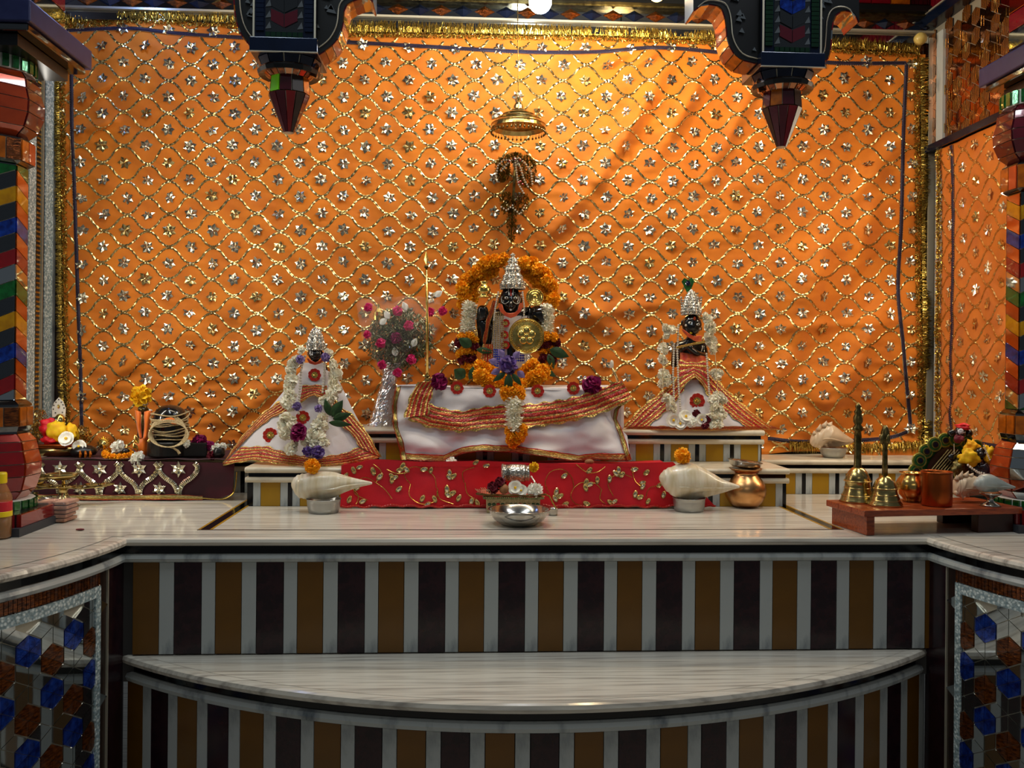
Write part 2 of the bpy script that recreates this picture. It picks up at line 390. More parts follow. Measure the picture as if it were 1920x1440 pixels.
def flower(kind, px, py, Y, rpx, name='blossom', parent=None, rot=None, **kw):
    rr = RND
    if rot is not None: rot = (Matrix.Rotation(rot[1], 3, 'Y') @ Matrix.Rotation(rot[0], 3, 'X') @ Matrix.Rotation(rot[2], 3, 'Z')).to_euler()
    elif kind == 'star': rot = (Matrix.Rotation(rr.uniform(-.4, .4), 3, 'Y') @ Matrix.Rotation(PI/2+rr.uniform(-.5, .1), 3, 'X') @ Matrix.Rotation(rr.uniform(0, 6), 3, 'Z')).to_euler()
    else: rot = (PI/2+rr.uniform(-.5, .3), rr.uniform(-.4, .4), rr.uniform(0, 6)) if kind in ('rose', 'maroon', 'violet', 'lilac', 'star', 'pink') else (rr.uniform(0, 6), rr.uniform(0, 6), rr.uniform(0, 6))
    o = inst(FL[kind], name, P(px, py, Y), parent, rot, rpx*S(Y))
    return tag(o, **kw) if kw else o
# ============================================================ the setting
YW, XL, XR, YF = 3.45, -1.52, 1.815, 2.425
XC = .197
def struct(name, mb, mat, parent=None, **k):
    return mb.build(name, mat, parent, kind=None if parent else 'structure', **k)
struct('floor', MB().box2((-4, -3.5, -.1), (4.4, 5, 0)), 'marble')
struct('wall_back', MB().box2((-2.4, YW, .6), (2.8, YW+.12, 3.1)), 'dark_brown')
wl = struct('wall_left', MB().box2((XL-.12, 2.62, .9), (XL, YW, 3.1)), 'grey_paint')
wr = struct('wall_right', MB().box2((XR, 2.62, .9), (XR+.12, YW, 3.1)), 'dark_brown')
struct('ceiling', MB().box2((-2.4, 2.55, 3.02), (2.8, YW+.12, 3.12)), 'grey_paint')
# --- counter (the altar platform) --------------------------------------
RW = .95
cL, cR = (-.862-RW, 2.45), (1.258+RW, 2.45)
def wing(side, s_, off=0.):     # point and outward normal on the curved wing, s_ metres from the corner
    a = s_/(RW-.03); r = RW-.03+off
    if side < 0: n = (math.cos(a), -math.sin(a)); c = cL
    else: n = (-math.cos(a), -math.sin(a)); c = cR
    return (c[0]+n[0]*r, c[1]+n[1]*r), n
counter = empty('marble_counter', (XC, 2.6, 0), kind='structure')
def slab_prof(z, t=.021, o=.030, back=.03):
    return [(-back, z), (o-.010, z), (o-.003, z-.003), (o, z-t*.5), (o-.003, z-t+.003), (o-.010, z-t), (-back, z-t)]
def mold_prof(z, t, o=.024): return slab_prof(z, t, o)
NS = 26
pathL = [wing(-1, .95*i/NS)[0] for i in range(NS+1)]; nL = [wing(-1, .95*i/NS)[1] for i in range(NS+1)]
pathR = [wing(1, .95*i/NS)[0] for i in range(NS+1)]; nR = [wing(1, .95*i/NS)[1] for i in range(NS+1)]
xa, xb = pathL[0][0], pathR[0][0]
front = [(xa, YF), (xb, YF)]
for path, out in ((front, lambda i: (0, -1)), (pathL, lambda i: nL[i]), (pathR, lambda i: nR[i])):
    MB().sweep(path, slab_prof(1.0 if path is front else .9994), out).build('edge_moulding', 'marble', counter)
    MB().sweep(path, [(-.03, .979), (.010, .979), (.010, .957), (-.03, .957)], out).build('black_band', 'black_marble', counter)
    MB().sweep(path, mold_prof(.957, .022), out).build('lower_moulding', 'marble_shaded', counter)
# top surface: ngon from the left wing along the front to the right wing, back to the walls; thickness under it
ring = [(p[0]-nL[i][0]*.02, p[1]-nL[i][1]*.02) for i, p in reversed(list(enumerate(pathL)))] + \
       [(p[0]-nR[i][0]*.02, p[1]-nR[i][1]*.02) for i, p in enumerate(pathR)]
vs = [(x, y, 1.0005) for x, y in ring]+[(2.7, 1.66, 1.0005), (2.7, YW, 1.0005), (-2.3, YW, 1.0005), (-2.3, 1.66, 1.0005)]
MB().add(vs, [tuple(range(len(vs)))]).build('top_slab', 'marble', counter)
for x_, w_ in ((xa+.010, -.11), (xb-.010, .11)): MB().box2((x_, YF-.002, .985), (x_+w_, YF+.075, 1.0009)).build('corner_piece', 'marble', counter)
MB().box2((xa-.02, YF, .62), (xb+.02, YF+.08, .999)).build('core', 'concrete', counter)
# curved wing walls
for side, path, nn in ((-1, pathL, nL), (1, pathR, nR)):
    MB().sweep(path, [(0, .979), (0, .0), (-.06, .0), (-.06, .979)], lambda i: nn[i]).build('wing_wall', 'dark_brown', counter)
# front riser tiles
def px_x(px, Y, py=1100): return P(px, py, Y).x
period = (px_x(1725, YF)-px_x(252, YF))/9.96; x = px_x(252, YF)
k = 0
seq = [('ochre_stone', .318, 'ochre tile'), ('marble_shaded', .182, 'white marble strip'), ('maroon_stone', .332, 'dark maroon tile'), ('marble_shaded', .168, 'white marble strip')]
def tile_me(name, w_, h, mat, d=.012):
    return MB().cbox((-w_/2, -d, 0), (w_/2, 0, h), .0012).mesh(name, mat, Vector((0, 0, 0)))
CACHE = {}
def tile(parent, name, c, w_, h, mat, rot=0., d=.012):
    key = (round(w_, 4), round(h, 4), mat, d)
    if key not in CACHE: CACHE[key] = tile_me(name, w_, h, mat, d)
    return inst(CACHE[key], name, c, parent, (0, 0, rot))
while x < xb-.005:
    m, fr, lab = seq[k % 4]; w_ = period*fr; x1 = min(x+w_, xb-.002)
    tile(counter, 'tile' if m != 'marble_shaded' else 'marble_strip', ((x+x1)/2, YF+RND.uniform(-.0006, .0006), .694), x1-x-.0016, .241, m)
    x = x1; k += 1
# wing: flat maroon slab, crushed glass border, mosaic panel
HEX = {}
def hex_mesh(R_, mat, ribs=False):
    k = ('h', R_, mat, ribs)
    if k in HEX: return HEX[k]
    mb = MB(); r = R_-.0016
    pts = [Vector((r*math.sin(PI/3*i), 0, r*math.cos(PI/3*i))) for i in range(6)]
    for i in range(6):
        a, b = pts[i], pts[(i+1) % 6]; c = Vector((0, 0, 0)); g = .0007
        m = (a+b)/3; a2, b2, c2 = [m+(q-m)*(1-g/abs(R_)*22/10) for q in (a, b, c)]
        t = [.0040+.0012*((i*37+int(R_*1e4)) % 3)/2 for _ in range(3)]
        lo = [q+Vector((0, .002, 0)) for q in (a2, b2, c2)]; hi = [a2+Vector((0, -.003, 0)), b2+Vector((0, -.003-.0012*(i % 2), 0)), c2+Vector((0, -.0055, 0))]
        mb.add(lo+hi, [(3, 4, 5), (0, 1, 4, 3), (1, 2, 5, 4), (2, 0, 3, 5)])
    HEX[k] = mb.mesh('hexagon_tile', mat, Vector((0, 0, 0))); return HEX[k]
def rhomb_mesh(R_, kk, mat):
    k = ('r', R_, kk, mat)
    if k in HEX: return HEX[k]
    d = lambda i: Vector((math.sin(PI/3*i), 0, math.cos(PI/3*i)))
    pts = [Vector((0, 0, 0)), d(kk)*R_, (d(kk)+d(kk+1))*R_, d(kk+1)*R_]; c = sum(pts, Vector())/4
    pts = [c+(p-c)*(1-.0022/R_) for p in pts]
    tilt = [(.0006*((kk*5+j*3) % 4-1.5)) for j in range(4)]
    mb = MB(); mb.add([p+Vector((0, .002, 0)) for p in pts]+[p+Vector((0, -.003+tilt[j]*.0, 0)) for j, p in enumerate(pts)],
                      [(4, 5, 6, 7), (0, 1, 5, 4), (1, 2, 6, 5), (2, 3, 7, 6), (3, 0, 4, 7)])
    HEX[k] = mb.mesh('mirror_tile', mat, Vector((0, 0, 0))); return HEX[k]
def hex_panel(parent, R_, s0, s1, z0, z1, place, mats, mirror, s_off=0, z_off=0):
    ni = int((z1-z0)/(2*R_))+14; nj = int((s1-s0)/(R_*1.732))+2; num = 0
    for j in range(-1, nj+1):
        for i in range(-ni, ni):
            s_ = s0+s_off+j*R_*2*math.cos(PI/6); z = z0+z_off+i*2*R_+j*R_
            cls = (i-j) % 3
            if not (s0-R_*.2 < s_ < s1+R_*.2 and z0-R_*.2 < z < z1+R_*.2): 
                continue
            if cls == 2:
                for kk in range(6):
                    o, rot = place(s_, z); inst(rhomb_mesh(R_, kk, mirror), 'mirror_tile', o, parent, (0, 0, rot))
            else:
                o, rot = place(s_, z); inst(hex_mesh(R_, mats[cls]), 'hexagon_tile', o, parent, (0, 0, rot))
for side, path, nn in ((-1, pathL, nL), (1, pathR, nR)):
    nm = 'left' if side < 0 else 'right'
    def arc(s0, s1, prof, name, mat, parent=None, n_=16):
        pp = [wing(side, lerp(s0, s1, i/n_)) for i in range(n_+1)]
        return MB().sweep([q[0] for q in pp], prof, lambda i: pp[i][1]).build(name, mat, parent)
    def place(s_, z, off=.008):
        (x_, y_), n_ = wing(side, s_, off); return (x_, y_, z), math.atan2(n_[0], -n_[1])
    panel = empty('mosaic_panel', (wing(side, .4)[0][0], wing(side, .4)[0][1], .3), kind='structure')
    arc(.02, .112, [(0, .934), (.010, .934), (.010, .02), (0, .02)], 'maroon_slab', 'maroon_stone', panel)
    arc(.114, .118, [(0, .934), (.014, .934), (.014, .02), (0, .02)], 'lead_strip', 'lead', panel)
    arc(.118, .150, [(0, .934), (.009, .934), (.009, .02), (0, .02)], 'brown_border', 'dark_brown', panel)
    arc(.150, .170, [(0, .876), (.014, .876), (.014, .02), (0, .02)], 'crushed_glass_border', 'crushed_glass', panel)
    arc(.150, .93, [(0, .876), (.014, .876), (.014, .902), (0, .902)], 'crushed_glass_border', 'crushed_glass', panel)
    arc(.172, .93, [(0, .02), (.007, .02), (.007, .874), (0, .874)], 'backing', 'lead', panel, 20)
    mb = MB()       # the ribbed brown band above
    for i in range(70):
        (x_, y_), n_ = wing(side, .152+i*.011, .007); r_ = math.atan2(n_[0], -n_[1])
        mb.box((x_, y_, .919), (.0095, .006, .030), Matrix.Rotation(r_, 3, 'Z'))
    mb.build('ribbed_border', 'brown_glass', panel)
    hex_panel(panel, .0385, .170, .80, .22, .872, place, ['blue_glass', 'brown_glass'], 'mirror', s_off=.012, z_off=.012)
# --- inlays in the counter top ------------------------------------------
def strip3(px0, px1, name, mat, w_, z=1.0012):
    a, b = px0, px1; d = Vector((b[0]-a[0], b[1]-a[1])).normalized(); n_ = Vector((-d.y, d.x))*w_/2
    q = [(a[0]+n_.x, a[1]+n_.y, z), (b[0]+n_.x, b[1]+n_.y, z), (b[0]-n_.x, b[1]-n_.y, z), (a[0]-n_.x, a[1]-n_.y, z)]
    return MB().prism(q, (0, 0, -.004)).build(name, mat, counter)
for X0, dr in ((-.716, 1), (1.078, -1)):
    for dx, m, w_ in ((0, 'ochre_bright', .007), (.016*dr, 'black_marble', .024), (.032*dr, 'ochre_bright', .007)):
        strip3((X0+dx, 2.52), (X0+dx, 3.24), 'inlay_strip', m, w_)
strip3((-.72, 2.516), (1.082, 2.516), 'inlay_strip', 'dark_brown', .007)
# --- the curved lower step -----------------------------------------------
step = empty('curved_step', (XC, 2.2, 0), kind='structure')
RS = 1.716; cS = (XC, 2.040+RS); A0 = math.asin(1.090/RS)
def sp(a, off=0.): return (cS[0]+math.sin(a)*(RS-.03+off), cS[1]-math.cos(a)*(RS-.03+off))
NA = 48
pth = [sp(lerp(-A0, A0, i/NA)) for i in range(NA+1)]
so = lambda i: (math.sin(lerp(-A0, A0, i/NA)), -math.cos(lerp(-A0, A0, i/NA)))
MB().sweep(pth, slab_prof(.69, .024), so).build('edge_moulding', 'marble', step)
MB().sweep(pth, [(-.03, .666), (.010, .666), (.010, .646), (-.03, .646)], so).build('black_band', 'black_marble', step)
MB().sweep(pth, mold_prof(.646, .026), so).build('lower_moulding', 'marble_shaded', step)
MB().sweep(pth, [(-.012, .62), (-.012, .0), (-.06, .0), (-.06, .62)], so).build('core', 'concrete', step)
vs = [(x, y, .6905) for x, y in pth] + [(x, YF+.02, .6905) for x, y in pth]
MB().add(vs, [(i, i+1, NA+2+i, NA+1+i) for i in range(NA)]).build('tread', 'marble', step)
a = -A0+.004; k = 0; ph = 1
a = math.asin((px_x(252, 2.40, 1350)-XC)/(RS-.03))
sq2 = [('ochre_stone', .0675), ('marble_shaded', .0348), ('maroon_stone', .0655), ('marble_shaded', .0348)]
a = (P(910, 1400, 2.07).x-XC)/(RS-.03)-.2026*8/(RS-.03)
while a < A0:
    m, w_ = sq2[k % 4]; da = w_/(RS-.03)
    if a > -A0:
        c = sp(a+da/2); tile(step, 'tile' if m != 'marble_shaded' else 'marble_strip', (c[0], c[1], .30), w_-.0016, .320, m, a+da/2)
    a += da; k += 1
# --- ledges and plinths at the back -----------------------------------------
def plinth(name, x0, x1, y0, y1, z0, z1, px0=None, left=True, right=True, phase=0):
    o = empty(name, ((x0+x1)/2, (y0+y1)/2, z0), kind='structure')
    MB().cbox((x0-.0, y0-.012, z1-.019), (x1+.0, y1, z1), .006).build('top_slab', 'marble_warm', o, bev=.004)
    MB().box2((x0+.01, y0+.004, z1-.032), (x1-.01, y1, z1-.019)).build('black_band', 'black_marble', o)
    MB().cbox((x0, y0-.006, z1-.050), (x1, y1, z1-.032), .005).build('lower_moulding', 'marble_warm', o, bev=.003)
    MB().box2((x0+.012, y0+.016, z0), (x1-.012, y1, z1-.049)).build('core', 'concrete', o)
    h = z1-.050-z0-.001; ss = [('marble_shaded', .024), ('ochre_bright', .062), ('marble_shaded', .024), ('black_marble', .014)]
    x_ = x0+.01; k_ = phase
    while x_ < x1-.012:
        m_, w_ = ss[k_ % 4]; w_ = min(w_, x1-.01-x_)
        if w_ > .004: tile(o, 'tile' if 'ochre' in m_ else 'marble_strip', (x_+w_/2, y0+.016, z0+.0005), w_-.0012, h, m_, d=.010)
        x_ += w_; k_ += 1
    for sd, X_, r_ in ((left, x0+.012, -PI/2), (right, x1-.012, PI/2)):
        if sd:
            y_ = y0+.02; k_ = 3
            while y_ < min(y1, y0+.34)-.01:
                m_, w_ = ss[k_ % 4]
                tile(o, 'tile' if 'ochre' in m_ else 'marble_strip', (X_, y_+w_/2, z0+.0005), w_-.0012, h, m_, r_, d=.010)
                y_ += w_; k_ += 1
    return o
Z1, Z2 = 1.127, 1.238
plinth('plinth', -.690, 1.075, 2.93, YW, 1.0, Z1, phase=3)
plinth('ledge', 1.075, XR, 3.225, YW, 1.0, Z1, left=False, right=False, phase=2)
plinth('ledge', XL, -.690, 3.24, YW, 1.0, Z1, left=False, right=False)
plinth('upper_plinth', -.42, px_x(1430, 3.15, 830), 3.135, YW-.1, Z1, Z2)
# --- cornice over the back wall -------------------------------------------
cor = empty('trim_1', (XC, YW, 2.76), kind='structure')
zc = P(960, 44, 3.42).z
MB().box2((XL, YW-.030, zc-.030), (XR, YW, zc+.002)).build('white_strip', 'mirror', cor)
MB().box2((XL, YW-.012, zc-.075), (XR, YW, zc-.030)).build('ribbed_strip', 'brown_glass', cor)
MB().box2((XL, YW-.05, zc+.004), (XR, YW, zc+.012)).build('lead_strip', 'lead', cor)
MB().box2((XL, YW-.045, zc+.012), (XR, YW, zc+.058)).build('backing', 'mirror', cor)
MB().box2((XL, YW-.075, zc+.058), (XR, YW, zc+.066)).build('gold_strip', 'dark_brass', cor)
MB().box2((XL, YW-.10, zc+.066), (XR, YW, zc+.088)).build('dark_beam', 'dark_frame', cor)
MB().box2((XL, YW-.085, zc+.088), (XR, YW, zc+.26)).build('frieze', 'dark_brown', cor)
def pyr(w_, h, d, mat):
    return MB().add([(-w_/2, 0, 0), (0, 0, h/2), (w_/2, 0, 0), (0, 0, -h/2), (0, -d, 0)], [(0, 4, 1), (1, 4, 2), (2, 4, 3), (3, 4, 0)]).mesh('diamond_tile', mat, Vector((0, 0, 0)))
pm = [pyr(.078, .043, .022, 'blue_dark'), pyr(.078, .043, .022, 'brown_glass')]
i = 0; x = XL+.05
while x < XR-.03: inst(pm[i % 2], 'diamond_tile', (x, YW-.0455, zc+.035), cor); x += .081; i += 1
ft = [MB().box((0, -.004, .03), (.072, .008, .058)).mesh('frieze_tile', m, Vector((0, 0, 0))) for m in ('cornice_red', 'mirror_dim', 'cornice_red', 'amber_glass', 'mirror')]
i = 0; x = XL+.05
while x < XR-.03:
    for r in range(2): inst(ft[(i*3+r*2) % 5], 'frieze_tile', (x, YW-.086, zc+.093+r*.062), cor)
    x += .076; i += 1
# --- left wall: crushed glass strips, gold ladder --------------------------
def lw(px, z=None): return max(2.7, XW(px, 480, XL).y)
ztop = 2.78
def lstrip(a, b, d, name, mat, par=wl): return MB().box2((XL, lw(a), Z1), (XL+d, lw(b), ztop)).build(name, mat, par)
lstrip(36, 45, .010, 'white_strip', 'marble_shaded'); lstrip(45, 58, .016, 'crushed_glass_strip', 'crushed_glass')
lstrip(58, 68, .012, 'ladder_strip', 'dark_brown'); lstrip(68, 69, .022, 'lead_strip', 'lead'); lstrip(69, 76, .012, 'brown_strip', 'dark_brown')
lstrip(76, 90, .016, 'crushed_glass_strip', 'crushed_glass'); lstrip(90, 99, .010, 'white_strip', 'marble_shaded')
mb = MB(); z = Z1+.01
while z < ztop: mb.box2((XL+.012, lw(59), z), (XL+.017, lw(67), z+.007)); z += .0165
mb.build('gold_rung', 'gold', wl, kind='stuff')
# --- right wall: marble post, beams, mosaic above ---------------------------
def rw(px, py=400): return XW(px, py, XR).y
tr2 = empty('trim_2', (XR, 3.1, Z1), kind='structure')
MB().box2((XR-.022, rw(1776), Z1), (XR, rw(1764), 2.74)).build('marble_post', 'marble_shaded', tr2)
MB().box2((XR-.02, rw(1749.5), Z1), (XR, YW, 2.74)).build('dark_post', 'black_marble', tr2)
MB().box2((XR-.026, rw(1752.5), Z1), (XR, rw(1751), 2.74)).build('lead_strip', 'lead', tr2)
zb, zt = XW(1800, 267, XR).z, XW(1790, 30, XR).z
MB().box2((XR-.04, 2.62, zb), (XR, YW, zb+.026)).build('lower_beam', 'blue_dark', tr2)
MB().box2((XR-.06, 2.62, zt), (XR, YW, zt+.045)).build('upper_beam', 'blue_dark', tr2)
MB().box2((XR-.064, 2.62, zt+.040), (XR, YW, zt+.046)).build('lead_strip', 'lead', tr2)
MB().box2((XR-.006, 2.62, zb+.026), (XR, YW, zt)).build('backing', 'lead', tr2)
hp = empty('mosaic_frieze', (XR, 3.1, zb), kind='structure')
hex_panel(hp, .0345, .03, .80, zb+.03, zt-.005, lambda s_, z_: ((XR-.008, YW-s_, z_), -PI/2), ['striped_reflect', 'striped_reflect'], 'mirror_warm_reflect', z_off=.01)
mb = MB()
z = zb+.03
for k in range(60): mb.box((XR-.0155, YW-.05-RND.random()*.7, RND.uniform(zb+.05, zt-.03)), (.002, .003, .035))
mb.build('foil_line', 'gold', tr2, kind='stuff')
mb = MB()
for k in range(24): mb.box2((XR-.05, 2.65+k*.034, zt+.048), (XR, 2.65+k*.034+.030, zt+.17))
mb.build('frieze', 'cornice_red', tr2)
# ============================================================ arch: pillars and hanging pendants
YP = 2.56
BANDS = ['blue_glass', 'mirror_dim', 'yellow_glass', 'mirror_dim', 'green_glass', 'mirror', 'red_glass', 'mirror_dim']
def octa(c, r, i): a = PI/8+PI/4*i; return Vector((c.x+r*math.sin(a), c.y-r*math.cos(a), 0))
def pillar(cx, Y, q, side, label, hx=.175, by=.22):
    """q: photograph heights of the pillar's stages; side: +1 when its right flank is in view"""
    c = P(cx, 500, Y); Z = lambda py: P(cx+side*45, py, Y-.05).z
    s = S(Y); o = empty('mosaic_pillar', (c.x, c.y, Z(q['base'])), label, 'pillar')
    rs, rb, rc = .083, .126, .100
    z0 = q.get('zbase', 1.0005); zp = Z(q['plinth'])
    MB().box2((c.x-.15, c.y-.15, z0), (c.x+.15, c.y+.15, z0+.022)).build('base_course', 'grey_paint', o)
    for sx, sy, rot in ((0, -1, 0), (1, 0, PI/2), (-1, 0, -PI/2), (0, 1, PI)):
        tile(o, 'tile', (c.x+sx*.134, c.y+sy*.134, z0+.022), .262, zp-z0-.022, 'red_glass', rot, d=.012)
    MB().box2((c.x-.134, c.y-.134, z0+.022), (c.x+.134, c.y+.134, zp)).build('plinth_core', 'dark_frame', o)
    def ring(za, zb, r, n=30, mat='green_glass'):
        e = empty('ribbed_ring', (c.x, c.y, za), parent=o)
        MB().lathe([(r-.006, za), (r-.006, zb)], (c.x, c.y, 0), 16).build('core', 'white_paint', e)
        mb = MB()
        for k in range(n):
            a = 2*PI*k/n; mb.box((c.x+r*math.sin(a)-.004*math.sin(a), c.y-r*math.cos(a)+.004*math.cos(a), (za+zb)/2), (r*.15, .008, (zb-za)*.92), Matrix.Rotation(a, 3, 'Z'))
        mb.build('rib', mat, e)
    def bulb(za, zb, r, cols, rtop, rbot):
        e = empty('bulb', (c.x, c.y, za), parent=o); H_ = zb-za
        prof = [(rbot, 0), (lerp(rbot, r, .62), .14), (r*.985, .36), (r, .55), (r*.93, .74), (lerp(rtop, r, .55), .88), (rtop, 1.)]
        prof = [(a_, za+h*H_) for a_, h in prof]
        MB().lathe([(a_-.006, h) for a_, h in prof], (c.x, c.y, 0), 8, ph=PI/8).build('core', 'lead', e)
        for i in range(8):
            a0, a1 = -PI/2+PI/8+PI/4*i+.025, -PI/2+PI/8+PI/4*(i+1)-.025
            for j in range(len(prof)-1):
                (r0, h0), (r1, h1) = prof[j], prof[j+1]; g = .0012
                q_ = [(r0*math.cos(a0), r0*math.sin(a0), h0+g), (r0*math.cos(a1), r0*math.sin(a1), h0+g), (r1*math.cos(a1), r1*math.sin(a1), h1-g), (r1*math.cos(a0), r1*math.sin(a0), h1-g)]
                q_ = [Vector((x_+c.x, y_+c.y, z_)) for x_, y_, z_ in q_]
                nrm = Vector((math.cos((a0+a1)/2), math.sin((a0+a1)/2), 0))
                MB().prism(q_, -nrm*.005).build('glass_tile', cols[i % len(cols)], e)
    def collar(za, zb, r, cols):
        e = empty('collar', (c.x, c.y, za), parent=o)
        MB().lathe([(r-.004, za), (r-.004, zb)], (c.x, c.y, 0), 8, ph=PI/8).build('core', 'lead', e)
        for i in range(8):
            for h in (0, 1):
                p0, p1 = octa(c, r, i), octa(c, r, i+1); m_ = lerp(p0, p1, .5)
                a_, b_ = (p0, m_) if h == 0 else (m_, p1); a_, b_ = lerp(a_, b_, .04), lerp(a_, b_, .96)
                out = (m_-Vector((c.x, c.y, 0))).normalized()*.004
                MB().prism([a_+Vector((0, 0, za+.002)), b_+Vector((0, 0, za+.002)), b_+Vector((0, 0, zb-.002)), a_+Vector((0, 0, zb-.002))], out).build('glass_tile', cols[(i*2+h) % len(cols)], e)
    def cap(za, zb, r0, r1, mat='mirror_dim'):
        MB().lathe([(r0, za), (r0, za+(zb-za)*.3), (r1, zb)], (c.x, c.y, 0), 8, ph=PI/8).build('cap', mat, o)
    ring(zp, Z(q['ring']), rb*.93)
    bulb(Z(q['ring']), Z(q['bulb']), rb, q['c1'], rc*.95, rb*.72)
    cap(Z(q['bulb']), Z(q['amb0']), rc*.95, rc)
    collar(Z(q['amb0']), Z(q['amb1']), rc, ['amber_glass', 'brown_glass', 'amber_glass', 'amber_glass'])
    cap(Z(q['amb1']), Z(q['sh0']), rc, rs*1.02)
    e = empty('shaft', (c.x, c.y, Z(q['sh0'])), parent=o)
    za, zb = Z(q['sh0']), Z(q['sh1'])
    MB().lathe([(rs-.004, za), (rs-.004, zb)], (c.x, c.y, 0), 8, ph=PI/8).build('core', 'lead', e)
    bh = .0425; nb = int((zb-za)/bh)+3
    for i in range(8):
        p0, p1 = octa(c, rs, i), octa(c, rs, i+1); p0, p1 = lerp(p0, p1, .02), lerp(p0, p1, .98)
        m_ = (p0+p1)/2; out = (m_-Vector((c.x, c.y, 0))).normalized()*.004
        if out.y > .0032: continue
        up_ = .028*(1 if i % 2 == 0 else -1)
        for b in range(-1, nb):
            lo0, lo1 = za+b*bh+(0 if up_ > 0 else -up_), za+b*bh+max(up_, 0)
            lo1 = lo0+up_ if up_ < 0 else za+b*bh+up_; lo0 = za+b*bh if up_ > 0 else za+b*bh-up_; 
            if up_ < 0: lo1 = za+b*bh
            cl = lambda z_: min(max(z_, za), zb)
            q0, q1, q2, q3 = cl(lo0+.001), cl(lo1+.001), cl(lo1+bh-.001), cl(lo0+bh-.001)
            if q3-q0 < .004 and q2-q1 < .004: continue
            m = BANDS[(b+q['ph']) % 8]
            if i % 2 == 1 and m == 'mirror_dim': m = 'mirror_warm_reflect'  # alternate faces carry the orange cloth's reflection as a tint
            MB().prism([p0+Vector((0, 0, q0)), p1+Vector((0, 0, q1)), p1+Vector((0, 0, q2)), p0+Vector((0, 0, q3))], out).build('glass_tile', m, e)
    collar(Z(q['am20']), Z(q['am21']), rc, ['amber_glass', 'brown_glass', 'amber_glass', 'orange_glass'])
    cap(zb, Z(q['am20']), rs*1.02, rc); cap(Z(q['am21']), Z(q['b20']), rc, rc*.9)
    bulb(Z(q['b20']), Z(q['b21']), rb, q['c2'], rb*.8, rc*.85)
    ring(Z(q['b21']), Z(q['r21']), rb*.86, 26)
    zt_ = Z(q['r21'])
    MB().box2((c.x-hx+.045, c.y-.14, zt_), (c.x+hx-.045, c.y+by-.06, zt_+.03)).build('neck_block', 'dark_frame', o)
    MB().box2((c.x-hx+.01, c.y-.16, zt_+.032), (c.x+hx-.01, c.y+by-.02, zt_+.052)).build('abacus_moulding', 'mirror_dim', o, bev=.004)
    MB().box2((c.x-hx, c.y-.17, zt_+.052), (c.x+hx, c.y+by, zt_+.11)).build('abacus', 'blue_panel', o, bev=.004)
    MB().box2((c.x-hx+.05, c.y-.12, zt_+.11), (c.x+hx-.05, c.y+by-.08, 3.0)).build('upper_shaft', 'blue_dark', o)
    sx = side*(hx-.05)
    for k in range(6):
        tile(o, 'glass_tile', (c.x+sx, c.y+by-.18, zt_+.14+k*.055), .19, .052, ['mirror', 'cornice_red', 'mirror_warm_reflect'][k % 3], side*PI/2, d=.006)
    return o
pillar(-15, YP, dict(base=1008, plinth=956, ring=939, bulb=814, amb0=801, amb1=763, sh0=750, sh1=308, am20=300, am21=258, b20=252, b21=131, r21=106,
       c1=['red_glass', 'orange_glass', 'red_glass', 'red_glass'], c2=['orange_glass', 'maroon_glass', 'maroon_glass', 'maroon_glass'], ph=6), 1, 'octagonal glass-mosaic pillar at the left edge on a red plinth')
pillar(1948, 2.60, dict(base=1000, plinth=948, ring=937, bulb=830, amb0=816, amb1=779, sh0=768, sh1=360, am20=352, am21=306, b20=300, b21=193, r21=166,
       c1=['red_glass', 'orange_glass', 'mirror', 'red_glass'], c2=['orange_glass', 'maroon_glass', 'maroon_glass', 'orange_glass'], ph=5), -1, 'octagonal glass-mosaic pillar at the right edge behind the wooden stool', .12, .12)
